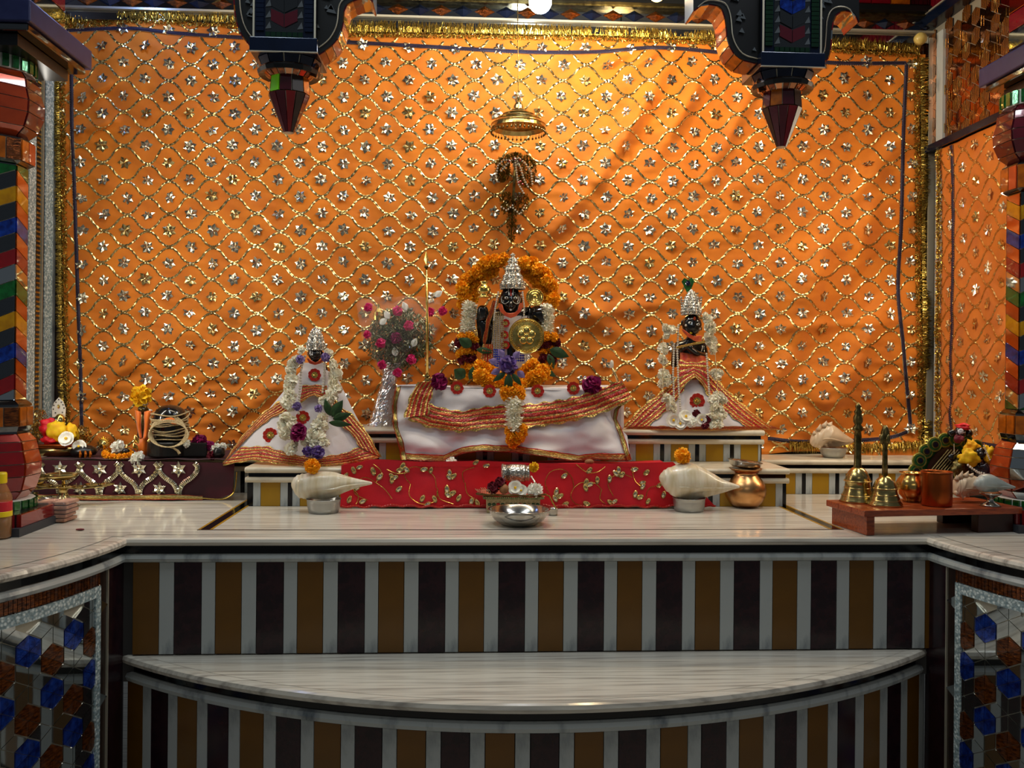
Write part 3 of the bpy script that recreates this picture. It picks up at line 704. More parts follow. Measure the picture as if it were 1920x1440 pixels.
# ---- pendants
def pendant(cx, dy, label, outL, outR, green, cc):
    Y = 2.50; p = lambda px, py, y=Y: P(px, py, y)
    c0 = p(cx, 100+dy); o = empty('arch_pendant', (c0.x, Y+.07, p(cx, 237+dy).z), label, 'pendant', 'hanging arch pendants')
    c = Vector((c0.x, Y+.075, 0)); Z = lambda py: p(cx, py+dy).z
    hw = 56*S(Y)
    # spandrel plates either side, cusped lower edge, and the tiles of their soffits
    for outl, sg in ((outL, -1), (outR, 1)):
        pts = spline(outl, 22)
        poly = [p(q[0], q[1], Y+.02) for q in pts]+[p(pts[-1][0], -90, Y+.02), p(cx+sg*40, -90, Y+.02), p(cx+sg*40, pts[0][1], Y+.02)]
        MB().prism(poly, (0, .10, 0)).build('spandrel', 'dark_frame', o)
        inner = [(q[0]-sg*9, q[1]-7) for q in pts]
        mb = MB()
        for i in range(len(pts)-1):
            mb.tube([p(*inner[i], Y+.016), p(*inner[i+1], Y+.016)], .0016, 4)
        mb.build('lead_line', 'lead', o)
        cols = ['cornice_red', 'amber_glass', 'cornice_red', 'mirror', 'cornice_red', 'mirror_warm_reflect']
        m_ = 0; i = 0
        while i < len(pts)-2:
            a, b = p(*pts[i], Y+.022), p(*pts[i+2], Y+.022)
            nrm = Vector((b.z-a.z, 0, -(b.x-a.x))).normalized()*(.004)
            if nrm.z > 0 or nrm.x*sg < 0: nrm = -nrm if nrm.z > 0 else nrm
            q0, q1 = lerp(a, b, .03), lerp(a, b, .97)
            MB().prism([q0, q1, q1+Vector((0, .098, 0)), q0+Vector((0, .098, 0))], nrm).build('glass_tile', cols[m_ % 6], o)
            i += 2; m_ += 1
        for k in range(9):
            t = pl(inner, RND.uniform(.15, .8)); q_ = p(t[0]-sg*RND.uniform(10, 26), t[1]-RND.uniform(4, 22), Y+.018); r_ = RND.uniform(.006, .014)
            MB().prism([q_+Vector((-r_, 0, 0)), q_+Vector((0, 0, r_*1.5)), q_+Vector((r_, 0, -r_*.4))], (0, -.004, 0)).build('mirror_chip', 'mirror', o)
    # shaft with a framed chevron panel
    x0, x1, zt_, zb_ = c.x-hw, c.x+hw, 2.98, Z(73)
    MB().box2((x0, Y, zb_), (x1, Y+.15, zt_)).build('shaft', 'blue_dark', o)
    for sx in (-1, 1): MB().box2((c.x+sx*hw-.0025, Y-.004, zb_), (c.x+sx*hw+.0025, Y, zt_)).build('lead_strip', 'lead', o)
    fr = hw*.62
    for sx in (-1, 1):
        e = empty('green_frame', (c.x+sx*(hw+fr)/2, Y, zb_), parent=o); z = zb_+.02
        while z < zt_-.2: MB().box2((c.x+sx*(fr+.004), Y-.005, z), (c.x+sx*(hw-.006), Y, z+.011)).build('glass_tile', 'green_shaded' if green else 'blue_dark', e); z += .0125
    e = empty('green_frame', (c.x, Y, zb_), parent=o)
    for k in range(7): MB().box2((c.x-fr+k*2*fr/7+.001, Y-.005, zb_+.003), (c.x-fr+(k+1)*2*fr/7-.001, Y, zb_+.017)).build('glass_tile', 'green_shaded', e)
    MB().box2((c.x-fr, Y-.001, zb_+.018), (c.x+fr, Y, zt_)).build('panel_ground', 'mirror_dim', o)
    z = zb_+.030; k = 0
    while z < zb_+.30:
        for sx in (-1, 1):
            w_ = fr*.70; y = Y-.001
            MB().prism([Vector((c.x+sx*.001, y, z)), Vector((c.x+sx*w_, y, z+.018)), Vector((c.x+sx*w_, y, z+.050)), Vector((c.x+sx*.001, y, z+.036))], (0, -.004, 0)).build('chevron_tile', cc[k % len(cc)], o)
        z += .040; k += 1
    for sx in (-1, 1):
        for k in range(6):
            q_ = Vector((c.x+sx*fr*.84, Y-.001, zb_+.035+k*.03)); MB().prism([q_+Vector((-.008, 0, -.010)), q_+Vector((.008, 0, -.008)), q_+Vector((.004, 0, .010))], (0, -.004, 0)).build('mirror_chip', 'mirror', o)
    hb = 62*S(Y)
    MB().box2((c.x-hb, Y-.014, Z(100)), (c.x+hb, Y+.164, zb_)).build('collar', 'blue_dark', o, bev=.002)
    MB().box2((c.x-hb, Y-.016, Z(101)), (c.x+hb, Y-.008, Z(100)+.001)).build('lead_strip', 'lead', o)
    def frus(r0, z0, r1, z1, name, mat, n_=12):
        e_ = empty(name, (c.x, c.y, z1), parent=o)
        MB().lathe([(r0-.004, z0), (r1-.004, z1)], (c.x, c.y, 0), n_).build('core', 'lead', e_)
        for i in range(n_):
            a0, a1 = 2*PI*i/n_+.03, 2*PI*(i+1)/n_-.03
            q_ = [Vector((c.x+r*math.cos(a_), c.y+r*math.sin(a_), z_)) for r, a_, z_ in ((r0, a0, z0), (r0, a1, z0), (r1, a1, z1), (r1, a0, z1))]
            nm = -Vector((math.cos((a0+a1)/2), math.sin((a0+a1)/2), 0))*.005
            mt = mat[i % len(mat)] if isinstance(mat, list) else mat
            MB().prism(q_, nm).build('glass_tile', mt, e_)
    r_ = lambda px: px*S(Y)
    frus(r_(60), Z(101), r_(50), Z(123), 'neck', 'blue_dark')
    MB().lathe([(r_(42), Z(112)), (r_(54), Z(115)), (r_(60), Z(121)), (r_(57), Z(128)), (r_(40), Z(124))], (c.x, c.y, 0), 20).build('lotus_ring', 'dark_frame', o)
    frus(r_(57), Z(117), r_(38), Z(133), 'flare', ['brown_glass', 'mirror_warm_reflect'], 20)
    frus(r_(36), Z(124), r_(39), Z(163), 'drum', ['maroon_glass', 'maroon_glass', 'maroon_glass', 'amber_glass', 'dark_brown', 'maroon_glass', 'lime_glass' if green == 0 else 'amber_glass', 'maroon_glass', 'dark_brown', 'amber_glass' if green == 0 else 'maroon_glass'], 10)
    frus(r_(39), Z(165), r_(10), Z(236), 'cone', ['maroon_glass', 'red_glass', 'dark_brown', 'maroon_glass'], 12)
    MB().lathe([(r_(10), Z(236)), (r_(6), Z(238))], (c.x, c.y, 0), 12).build('tip', 'lead', o)
    # front hook leaf
    MB().prism([p(cx-sgn(cx)*52, 104+dy, Y+.05), p(cx-sgn(cx)*38, 104+dy, Y+.05), p(cx-sgn(cx)*46, 140+dy, Y+.05), p(cx-sgn(cx)*60, 146+dy, Y+.05), p(cx-sgn(cx)*66, 125+dy, Y+.05)], (0, .012, 0)).build('leaf', 'brown_glass', o)
    return o
def sgn(cx): return -1 if cx < 960 else 1
pendant(533, 0, 'hanging mosaic arch pendant on the left with a maroon chevron and a lime glass square',
        [(468, 82), (455, 66), (447, 48), (442, 25), (440, 0), (438, -20)],
        [(594, 104), (612, 92), (626, 80), (637, 62), (642, 43), (644, 20), (652, 6), (670, -2), (690, -8), (700, 4)], 0, ['maroon_glass', 'mirror_dim', 'blue_dark', 'mirror_dim', 'blue_glass'])
pendant(1484, 28, 'hanging mosaic arch pendant on the right with blue and maroon chevrons',
        [(1418, 118), (1388, 110), (1373, 94), (1365, 74), (1363, 53), (1360, 32), (1352, 14), (1336, 8), (1316, 8), (1300, 20)],
        [(1548, 113), (1555, 101), (1558, 71), (1560, 45), (1568, 26), (1584, 19), (1602, 24), (1611, 42)], 1, ['maroon_glass', 'mirror_dim', 'blue_glass', 'blue_glass'])
# ---- lamps in the sanctum (the visible bulbs)
o = empty('light_bulb', P(1013, 6, 3.05), 'glaring white bulb hanging at the top centre', 'bulb')
c = P(1013, 4, 3.05); MB().ball(c, .038, 20, 12).build('globe', 'bulb_white', o, smooth=True)
MB().lathe([(.014, c.z+.034), (.014, c.z+.06)], (c.x, c.y, 0), 14).build('cap', 'steel', o)
MB().tube([(c.x, c.y, c.z+.06), (c.x, c.y, 3.02)], .003).build('cord', 'black_stone', o)
o = empty('light_bulb', P(1232, -12, 3.05), 'glowing warm yellow bulb at the top edge right of centre', 'bulb')
c = P(1232, -14, 3.05); MB().ball(c, .028, 20, 12, (1, 1, 1.1)).build('globe', 'bulb_warm', o, smooth=True)
MB().lathe([(.015, c.z+.026), (.015, c.z+.06)], (c.x, c.y, 0), 14).build('cap', 'steel', o)
MB().tube([(c.x, c.y, c.z+.06), (c.x, c.y, 3.02)], .003).build('cord', 'black_stone', o)
c = P(1731, 69, 3.34); o = empty('light_bulb', c, 'small unlit round yellow lamp in the upper right corner', 'bulb')
MB().lathe([(.004, 0), (.018, .004), (.023, .014), (.023, .03)], c, 20, axis=(0, 1, 0)).build('globe', 'bulb_off', o, smooth=True)
MB().lathe([(.012, .03), (.012, .05)], c, 12, axis=(0, 1, 0)).build('base', 'brass', o)
# ============================================================ the orange cloths
YC = 3.425; KS = S(YC)
FOLDS = [((1260, 110), (1120, 340), 16, .016), ((1330, 120), (1230, 300), 14, .012), ((1120, 340), (1000, 470), 16, .014), ((1420, 150), (1330, 330), 14, .008),
         ((1690, 260), (1560, 420), 20, .016), ((1560, 420), (1500, 620), 22, .012), ((1650, 330), (1590, 560), 16, .010), ((1000, 520), (1180, 640), 18, .012),
         ((1040, 600), (1300, 560), 15, .008), ((1500, 640), (1420, 760), 18, .016), ((1660, 560), (1560, 780), 18, .012), ((160, 180), (220, 150), 10, .010),
         ((150, 250), (215, 225), 9, .010), ((640, 640), (420, 790), 20, .014), ((300, 640), (180, 730), 16, .012), ((1190, 96), (1110, 130), 9, .008),
         ((1250, 85), (1180, 130), 9, .008), ((720, 660), (560, 700), 16, .010), ((960, 420), (955, 490), 12, .012), ((850, 560), (740, 690), 18, .012), ((1380, 620), (1700, 600), 10, .006)]
def disp(u, v):
    d = .012*N3((u*.6, v*.35, 3), .012)+.006*N3((u, v, 8), .022)+.0022*N3((u*.7, v*1.5, 1), .06)
    low = max(0, min(1, (v-600)/220)); d += low*.010*N3((u*.4, v*1.4, 5), .045)+low*.010*abs(N3((u, v*.8, 2), .02))
    for (x0, y0), (x1, y1), w_, a in FOLDS:
        if abs(u-(x0+x1)/2) > abs(x1-x0)/2+60 or abs(v-(y0+y1)/2) > abs(y1-y0)/2+60: continue
        dx, dy = x1-x0, y1-y0; L2 = dx*dx+dy*dy; t = ((u-x0)*dx+(v-y0)*dy)/L2; tc = min(max(t, 0), 1)
        q = math.hypot(u-x0-tc*dx, v-y0-tc*dy); 
        if q < w_*3: d += 1.7*a*math.exp(-(q/w_)**2)*math.sin(PI*min(max(tc, .12), .88))
    hr = max(0, min(1, (u-1350)/250))*max(0, min(1, (v-200)/200)); d += hr*.016*math.sin((u*.6+v*.8)*.030+2*N3((u, v, 7), .006))
    return d*1.5
def backmap(u, v, off=0.): return P(u, v, min(YC-disp(u, v), YW-.012)-off)
pr = P(1752, 500, YC)
def sidemap(s_, v, off=0.):
    y = YC-s_*KS; z = pr.z-(v-500)*KS
    return Vector((XR-.012-off-max(0, .010+.4*disp(s_*1.3+300, v)), y, z))
def warp(u, v): return u+7*N3((u, v, 11), .006)+2.5*N3((u, v, 4), .02), v+6*N3((u, v, 21), .006)+2.5*N3((u, v, 9), .02)
def petal6(name, mat, seed):
    r_ = random.Random(seed); mb = MB()
    for i in range(6):
        a = 2*PI*i/6+PI/6; d = Vector((math.cos(a), 0, math.sin(a))); s_ = Vector((-d.z, 0, d.x)); L = 12.6*KS; w_ = 4.0*KS
        t1, t2 = r_.uniform(-.35, .35), r_.uniform(-.25, .25)
        b = d*.8*KS; m = d*L*.58
        y = lambda e, q: Vector((0, -.0012-.0022*q-t1*e*w_-t2*.5*q*.01, 0))
        mb.add([b+Vector((0, -.001, 0)), m-s_*w_+y(-1, .2), d*L+y(0, .2), m+s_*w_+y(1, .2), m*.9+y(0, 1.4)], [(0, 1, 4), (1, 2, 4), (2, 3, 4), (3, 0, 4)])
    mb.ball((0, -.002, 0), 1.6*KS, 6, 3)
    return mb.mesh(name, mat, Vector((0, 0, 0)))
FLM = [petal6('sequin_flower', 'silver_sequin', i) for i in range(5)]+[petal6('sequin_flower', 'gold_sequin', i+9) for i in range(3)]
def orient(mp, u, v, off=.001):
    p0 = mp(u, v, off); a = mp(u+3, v, off)-mp(u-3, v, off); b = mp(u, v-3, off)-mp(u, v+3, off)
    x = a.normalized(); n_ = x.cross(b).normalized()       # roughly out of the cloth or into it
    y = -n_ if n_.dot(Vector((0, -1, 0)) if mp is backmap else Vector((-1, 0, 0))) > 0 else n_
    z = x.cross(y).normalized()
    return p0, Matrix((x, y, z)).transposed()
def cloth_pattern(root, mp, inside, u0, u1, v0, v1, anchor, limit):
    cells = []; 
    for i in range(-60, 60):
        for j in range(-60, 60):
            if (i+j) % 2: continue
            u, v = anchor[0]+i*41., anchor[1]+j*31.2
            if not (u0-20 < u < u1+20 and v0-20 < v < v1+20): continue
            u, v = warp(u, v)
            if inside(u, v): cells.append((u, v))
    RND.shuffle(cells); rest = MB()
    for k, (u, v) in enumerate(cells):
        p0, R_ = orient(mp, u, v); rt = (R_ @ Matrix.Rotation(RND.uniform(-.5, .5), 3, 'Y') @ Matrix.Rotation(RND.uniform(-.25, .25), 3, 'X') @ Matrix.Rotation(RND.uniform(-.2, .2), 3, 'Z'))
        me = FLM[RND.randrange(5) if RND.random() < .72 else 5+RND.randrange(3)]
        if k < limit: inst(me, 'sequin_flower', p0, root, rt.to_euler(), RND.uniform(.93, 1.08))
        else: rest.add([rt @ q.co+p0 for q in me.vertices], [tuple(f.vertices) for f in me.polygons])
    if rest.v: rest.build('small_sequin_flower', 'silver_sequin', root, kind='stuff')
    mb = MB()
    for j in range(-60, 60):
        vb = anchor[1]+31.2*j+15.6
        if vb < v0-40 or vb > v1+40: continue
        sg = -1 if j % 2 == 0 else 1
        u = u0-10
        while u < u1+10:
            ln = RND.uniform(4.5, 8)
            def wv(x): 
                cq = math.cos(PI*(x-anchor[0])/41.); y = vb-sg*14.4*math.copysign(abs(cq)**.8, cq); return warp(x, y)
            a, b = wv(u), wv(u+ln*.92); u += ln*.78+1.2
            if not (inside(*a) and inside(*b)): continue
            dx, dy = b[0]-a[0], b[1]-a[1]; L = math.hypot(dx, dy); nx, ny = -dy/L*2.3, dx/L*2.3
            m = ((a[0]+b[0])/2+RND.uniform(-.5, .5), (a[1]+b[1])/2)
            t = [RND.uniform(.0003, .0016) for _ in range(4)]
            mb.add([mp(a[0]+nx*.7, a[1]+ny*.7, t[0]), mp(b[0]+nx*.7, b[1]+ny*.7, t[1]), mp(b[0]-nx*.7, b[1]-ny*.7, t[2]), mp(a[0]-nx*.7, a[1]-ny*.7, t[3]),
                    mp(m[0]+nx, m[1]+ny, .0008), mp(m[0]-nx, m[1]-ny, .0008), mp(m[0], m[1], .0032)],
                   [(0, 4, 6), (4, 1, 6), (1, 2, 6), (2, 5, 6), (5, 3, 6), (3, 0, 6)])
    mb.build('gold_ribbon_net', 'gold_sequin', root, kind='stuff')
def braid(root, mp, pts, w_=3.6):
    q = spline(pts, max(30, int(sum(math.dist(pts[i], pts[i+1]) for i in range(len(pts)-1))/7))); e = MB(); g = MB()
    for k, (a, b) in enumerate(zip(q[:-1], q[1:])):
        dx, dy = b[0]-a[0], b[1]-a[1]; L = math.hypot(dx, dy) or 1; nx, ny = -dy/L, dx/L
        e.add([mp(a[0]+nx*w_, a[1]+ny*w_, .002), mp(b[0]+nx*w_, b[1]+ny*w_, .002), mp(b[0], b[1], .005), mp(a[0], a[1], .005), mp(a[0]-nx*w_, a[1]-ny*w_, .002), mp(b[0]-nx*w_, b[1]-ny*w_, .002)],
              [(0, 1, 2, 3), (3, 2, 5, 4)])
        for s_ in (-1, 1):
            for t in (.25, .75):
                x, y = lerp(a[0], b[0], t)+nx*s_*w_*.95, lerp(a[1], b[1], t)+ny*s_*w_*.95; p0 = mp(x, y, .0035); r_ = .0019
                g.add([p0+Vector((-r_, 0, 0)), p0+Vector((0, 0, r_)), p0+Vector((r_, 0, 0)), p0+Vector((0, 0, -r_)), p0+Vector((0, -r_, 0)) if mp is backmap else p0+Vector((-r_, 0, 0))], [(0, 1, 4), (1, 2, 4), (2, 3, 4), (3, 0, 4)])
    e.build('purple_braid', 'purple_braid', root); g.build('braid_bead', 'silver_sequin', root, kind='stuff')
def fringe(root, mp, pts, w_, length, dens=1.5, dirn=None, name='tinsel_fringe'):
    """gold net band of width w_ along pts with loose strands of the given length on its outer side"""
    L = sum(math.dist(pts[i], pts[i+1]) for i in range(len(pts)-1)); net = MB(); st = MB()
    def at(t):
        a = pl(pts, t); b = pl(pts, min(1, t+.004)); c_ = pl(pts, max(0, t-.004)); dx, dy = b[0]-c_[0], b[1]-c_[1]; l_ = math.hypot(dx, dy) or 1
        return a, (-dy/l_, dx/l_)
    for k in range(int(L*dens*1.6)):
        t = RND.random(); a, n_ = at(t); q = RND.uniform(-.1, w_); x, y = a[0]+n_[0]*q, a[1]+n_[1]*q
        an = RND.uniform(0, 6.28); l_ = RND.uniform(1.5, 3.4); dx, dy = math.cos(an)*l_, math.sin(an)*l_
        o_ = RND.uniform(.001, .010)
        net.add([mp(x-dx, y-dy, o_), mp(x+dy*.3, y-dx*.3, o_+RND.uniform(-.001, .003)), mp(x+dx, y+dy, o_+RND.uniform(-.003, .003)), mp(x-dy*.3, y+dx*.3, o_+RND.uniform(-.001, .003))], [(0, 1, 2), (0, 2, 3)])
    for k in range(int(L*dens*.8)):
        t = RND.random(); a, n_ = at(t); x, y = a[0]+n_[0]*w_*.8, a[1]+n_[1]*w_*.8; ll = length*RND.uniform(.5, 1.15); j = RND.uniform(-.35, .35)
        dx, dy = n_[0]-n_[1]*j, n_[1]+n_[0]*j
        if dirn: dx, dy = dirn[0]+j*.3, dirn[1]
        o_ = RND.uniform(.002, .010); w2 = RND.uniform(.5, .9); mx, my = x+dx*ll*.5, y+dy*ll*.5
        st.add([mp(x-dy*w2, y+dx*w2, o_), mp(x+dy*w2, y-dx*w2, o_), mp(mx+dy*w2, my-dx*w2, o_+RND.uniform(0, .006)), mp(mx-dy*w2, my+dx*w2, o_+.003), mp(x+dx*ll, y+dy*ll, o_*.6)], [(0, 1, 2, 3), (3, 2, 4)])
    net.build('tinsel_net', 'gold_tinsel', root, kind='stuff'); st.build(name, 'gold_tinsel', root, kind='stuff')
# outline of the big cloth (px): top sags a little, bottom lies on the ledges
topline = [(96, 40), (240, 36), (440, 46), (640, 62), (900, 66), (1140, 70), (1400, 80), (1600, 95), (1722, 102)]
def top_v(u):
    for (a, b), (c_, d) in zip(topline, topline[1:]):
        if u <= c_: return lerp(b, d, max(0, (u-a)/(c_-a)))
    return 102
leftx = [(104, 30), (112, 300), (118, 600), (124, 860)]
def left_u(v): return lerp(106, 128, min(1, max(0, (v-40)/820)))
def right_u(v): return 1730+6*math.sin(v*.02)
def bot_v(u): return 852 if u < 1440 else 852-6*math.sin((u-1440)*.02)
root = empty('backdrop_cloth', P(930, 852, YC), 'large orange cloth with golden ogee net and sequin flowers behind the idols', 'cloth')
def bm(i, j):
    v0_ = 0; u = lerp(left_u(450), right_u(450), i); t = top_v(u); v = lerp(t, bot_v(u), j)
    u = lerp(left_u(v), right_u(v), i); return backmap(u, v)
MB().grid(bm, 400, 200).build('cloth', 'orange_cloth', root, smooth=True)
ins = lambda u, v: left_u(v)+3 < u < right_u(v)-6 and top_v(u)+3 < v < bot_v(u)-2
cloth_pattern(root, backmap, ins, 100, 1735, 40, 850, (439, 150), 300)
braid(root, backmap, [(125, 57), (240, 53), (330, 62), (450, 70)]+[(650, 79), (800, 87), (980, 97), (1120, 97), (1230, 89), (1350, 98), (1550, 117), (1699, 118)])
braid(root, backmap, [(125, 58), (133, 110), (135, 250), (139, 340), (146, 560), (151, 700), (153, 800)])
braid(root, backmap, [(1700, 118), (1694, 250), (1690, 420), (1684, 540), (1693, 640), (1700, 720), (1708, 805)])
braid(root, backmap, [(1709, 806), (1670, 820), (1600, 826), (1500, 828), (1440, 822)])
fringe(root, backmap, list(reversed([(112, 55)]+[(x, y+6) for x, y in topline[1:-1]]+[(1724, 108)])), 12, 22, 2.3)
fringe(root, backmap, [(120, 60), (124, 300), (127, 600), (133, 850)], 14, 12, 2.4)
fringe(root, backmap, [(1722, 850), (1718, 600), (1716, 400), (1714, 108)], 15, 18, 2.6)
fringe(root, backmap, [(1735, 836), (1600, 842), (1480, 836)][::1], 10, 20, 2.0, dirn=(0, 1))
# the cloth on the right wall
r2 = empty('side_cloth', sidemap(60, 850), 'orange sequin cloth hung on the right-hand wall beyond the marble post', 'cloth')
vt = 500-(zb-pr.z)/KS+2
MB().grid(lambda i, j: sidemap(lerp(40, 350, i), lerp(vt, 858, j)), 80, 120).build('cloth', 'orange_cloth', r2, smooth=True)
cloth_pattern(r2, sidemap, lambda u, v: 44 < u < 345 and vt+4 < v < 850, 40, 350, vt, 850, (83, 180), 120)
braid(r2, sidemap, [(88, vt+2), (92, 400), (96, 560), (92, 700), (102, 830)], 4.5)
braid(r2, sidemap, [(102, 828), (200, 826), (340, 828)], 4.5)
fringe(r2, sidemap, [(58, 850), (56, 500), (54, vt)][::-1], 14, 8, 2.6)
fringe(r2, sidemap, [(60, 838), (345, 838)][::-1], 12, 16, 2, dirn=(0, 1))
# ============================================================ the three idols and their things
def drape(name, L, R_, Yfn, mat, parent, nu=40, nv=24, smooth=True, **k):
    def fn(u, v):
        a, b = pl(L, v), pl(R_, v); x, y = lerp(a[0], b[0], u), lerp(a[1], b[1], u)
        if 'sag' in k: y += k['sag'](u, v)
        return P(x, y, Yfn(x, y))
    return MB().grid(fn, nu, nv).build(name, mat, parent, smooth=smooth)
def band(name, A, B, Yfn, mat, parent, n=None, off=.004, wave=1.2, folds=5):
    L = sum(math.dist(A[i], A[i+1]) for i in range(len(A)-1)); n = n or max(12, int(L/2.5))
    def fn(u, v):
        a, b = pl(A, u), pl(B, u); q = 1-v
        sc_ = wave*math.sin(u*L/6*1.2)*(1 if v < .1 else (-1 if v > .9 else 0))
        d = math.dist(a, b) or 1
        x, y = lerp(a[0], b[0], v)-(b[0]-a[0])/d*sc_, lerp(a[1], b[1], v)-(b[1]-a[1])/d*sc_
        return P(x, y, Yfn(x, y)-off-.0015*math.sin(v*PI*folds)**2)
    mb = MB().grid(fn, n, 10)
    for key in mb.uv: mb.uv[key] = [(u*L/300., v) for u, v in mb.uv[key]]
    return mb.build(name, mat, parent)
MOTIF = petal_flower_mesh('embroidered_flower', 'red_paint', 9, 1, .40, .04, 1, 'gold')
MOTIF2 = petal_flower_mesh('embroidered_ring', 'gold', 8, 1, .42, .02, 1, 'green_glass')
def motif(px, py, Y, r, parent):
    inst(MOTIF, 'embroidered_flower', P(px, py, Y), parent, FACE, r*S(Y)); inst(MOTIF2, 'embroidered_flower_centre', P(px, py, Y-.0012), parent, FACE, r*.5*S(Y))
def skin(name, J, E_, mat, parent, sub=2):
    me = bpy.data.meshes.new(name); org = P(*J[0][:3]); me.from_pydata([tuple(P(*j[:3])-org) for j in J], E_, []); me.materials.append(MATS[mat])
    o = bpy.data.objects.new(name, me); link(o, org, parent); o.modifiers.new('skin', 'SKIN').use_smooth_shade = True
    for i, sv in enumerate(me.skin_vertices[0].data):
        r = J[i][3]*S(J[i][2]); sv.radius = (r, r*(J[i][4] if len(J[i]) > 4 else 1)); sv.use_root = i == 0
    m = o.modifiers.new('smooth', 'SUBSURF'); m.levels = m.render_levels = sub; return o
def head(cx, cy, Y, w, h, parent, tilt=0., eye=1., mat='black_stone'):
    s = S(Y); c = P(cx, cy, Y); R_ = Matrix.Rotation(tilt, 3, 'Y'); e = empty('head', c, parent=parent)
    mb = MB(); mb.ball((0, 0, 0), 1, 28, 20)
    out = []
    for p in mb.v:
        x, y, z = p.x, p.y, p.z; k = 1-.22*max(0, -z-.2)
        x *= k; f = max(0, -y)
        y -= f*.32*math.exp(-(x/.16)**2-((z+.12)/.26)**2)            # nose
        y += f*.14*math.exp(-((abs(x)-.42)/.2)**2-((z-.12)/.16)**2)    # sockets
        y -= f*.12*math.exp(-(x/.34)**2-((z+.50)/.09)**2)            # lips
        y -= f*.10*math.exp(-(x/.28)**2-((z+.80)/.18)**2)            # chin
        y -= f*.06*math.exp(-((abs(x)-.5)/.22)**2-((z+.25)/.22)**2)    # cheeks
        out.append(c+R_ @ Vector((x*w*s, y*w*s*.9, z*h*s)))
    mb.v = out; mb.build('face', mat, e, smooth=True)
    def at(u, v, d=0.): 
        yy = -math.sqrt(max(0, 1-min(.98, u*u+v*v)))*w*.9*s
        return c+R_ @ Vector((u*w*s, yy-d, v*h*s))
    for sx in (-1, 1):
        q = at(sx*.40, .12, -.0005); g = MB(); g.ball(q, w*s*.19*eye, 12, 8, (1, .45, .62)); g.build('eye', 'white_paint', e, smooth=True)
        MB().ball(q+Vector((0, -w*s*.07*eye, 0)), w*s*.085*eye, 10, 6, (1, .5, 1)).build('pupil', 'black_stone', e, smooth=True)
        MB().tube([at(sx*t, .30+.10*math.sin((t-.15)/.55*PI), .001) for t in (.15, .25, .38, .52, .65, .70)], w*s*.028, 5).build('brow', 'grey_paint', e)
        MB().ball(c+R_ @ Vector((sx*w*s*1.0, .1*w*s, 0)), w*s*.22, 10, 8, (.5, .7, 1.3)).build('ear', mat, e, smooth=True)
    MB().tube([at(-.26, -.52, .0015), at(-.12, -.50, .003), at(0, -.53, .003), at(.12, -.50, .003), at(.26, -.52, .0015)], w*s*.05, 6).build('mouth', mat, e, smooth=True)
    return e, at, c, s
def crown(cx, prof, Y, parent, n=14, mat='silver', name='crown'):
    e = empty(name, P(cx, prof[-1][0], Y), parent=parent); c = P(cx, prof[-1][0], Y); s = S(Y)
    mb = MB(); zs = [(P(cx, py, Y).z, r*s) for py, r in prof]; nn = 40
    vs = []; fs = []
    for i, (z, r) in enumerate(zs):
        for k in range(nn):
            a = 2*PI*k/nn; rr = r*(1+.09*math.sin(a*10+i*PI)*(1 if i % 2 else -1)); vs.append((c.x+rr*math.cos(a), c.y+rr*math.sin(a), z))
    for i in range(len(zs)-1): fs += [(i*nn+k, (i+1)*nn+k, (i+1)*nn+(k+1) % nn, i*nn+(k+1) % nn) for k in range(nn)]
    mb.add(vs, fs); mb.build('cone', mat, e, smooth=False)
    b = MB()
    for i, (z, r) in enumerate(zs):
        if r < 4*s: continue
        m = max(8, int(2*PI*r/(3.4*s)))
        for k in range(m):
            a = 2*PI*(k+.5*(i % 2))/m; b.ball((c.x+r*1.03*math.cos(a), c.y+r*1.03*math.sin(a), z), 1.35*s, 5, 4)
    b.build('bead', mat, e)
    z, r = zs[-1]; lf = MB()
    for k in range(n):
        a = 2*PI*k/n; d = Vector((math.cos(a), math.sin(a), 0)); t = Vector((-d.y, d.x, 0)); q = Vector((c.x, c.y, zs[-2][0]-.0))+d*r*1.06
        h = 6*s; lf.add([q-t*2.2*s, q+t*2.2*s, q+t*2.4*s+Vector((0, 0, h*.5)), q+Vector((0, 0, h*1.3))+d*.8*s, q-t*2.4*s+Vector((0, 0, h*.5)), q+d*1.2*s+Vector((0, 0, h*.4))],
                           [(0, 1, 5), (1, 2, 5), (2, 3, 5), (3, 4, 5), (4, 0, 5)])
    lf.build('crown_leaf', mat, e)
    return e
def beads(pts, Y, r, name, mat, parent, step=None, label=None):
    q = []; L = sum(math.dist(pts[i], pts[i+1]) for i in range(len(pts)-1)); n = int(L/(step or r*1.9)); mb = MB()
    for k in range(n+1):
        a = pl(pts, k/max(n, 1)); y = Y(a[0], a[1]) if callable(Y) else Y; mb.ball(P(a[0], a[1], y), r*S(y), 6, 4)
    return mb.build(name, mat, parent)
def garland(name, label, items, thread=None, cat='garland', Y0=None, group=None):
    it = items; cx = sum(i[1] for i in it)/len(it); lo = max(i[2] for i in it); Y = Y0 or it[0][3]
    o = empty(name, P(cx, lo, Y), label, cat, group)
    for k, px, py, y, r in it:
        rot = (RND.uniform(-.3, .3), RND.uniform(-.3, .3), RND.uniform(0, 6)) if k in ('tube',) else None
        flower(k, px, py, y, r, dict(marigold='marigold', cream='white_flower', tube='tuberose_cluster', mum='white_flower').get(k, k+'_flower'), o, rot)
    if thread: 
        for t in thread: MB().tube([P(*q) for q in t], .0012, 5).build('thread', 'thread', o)
    return o
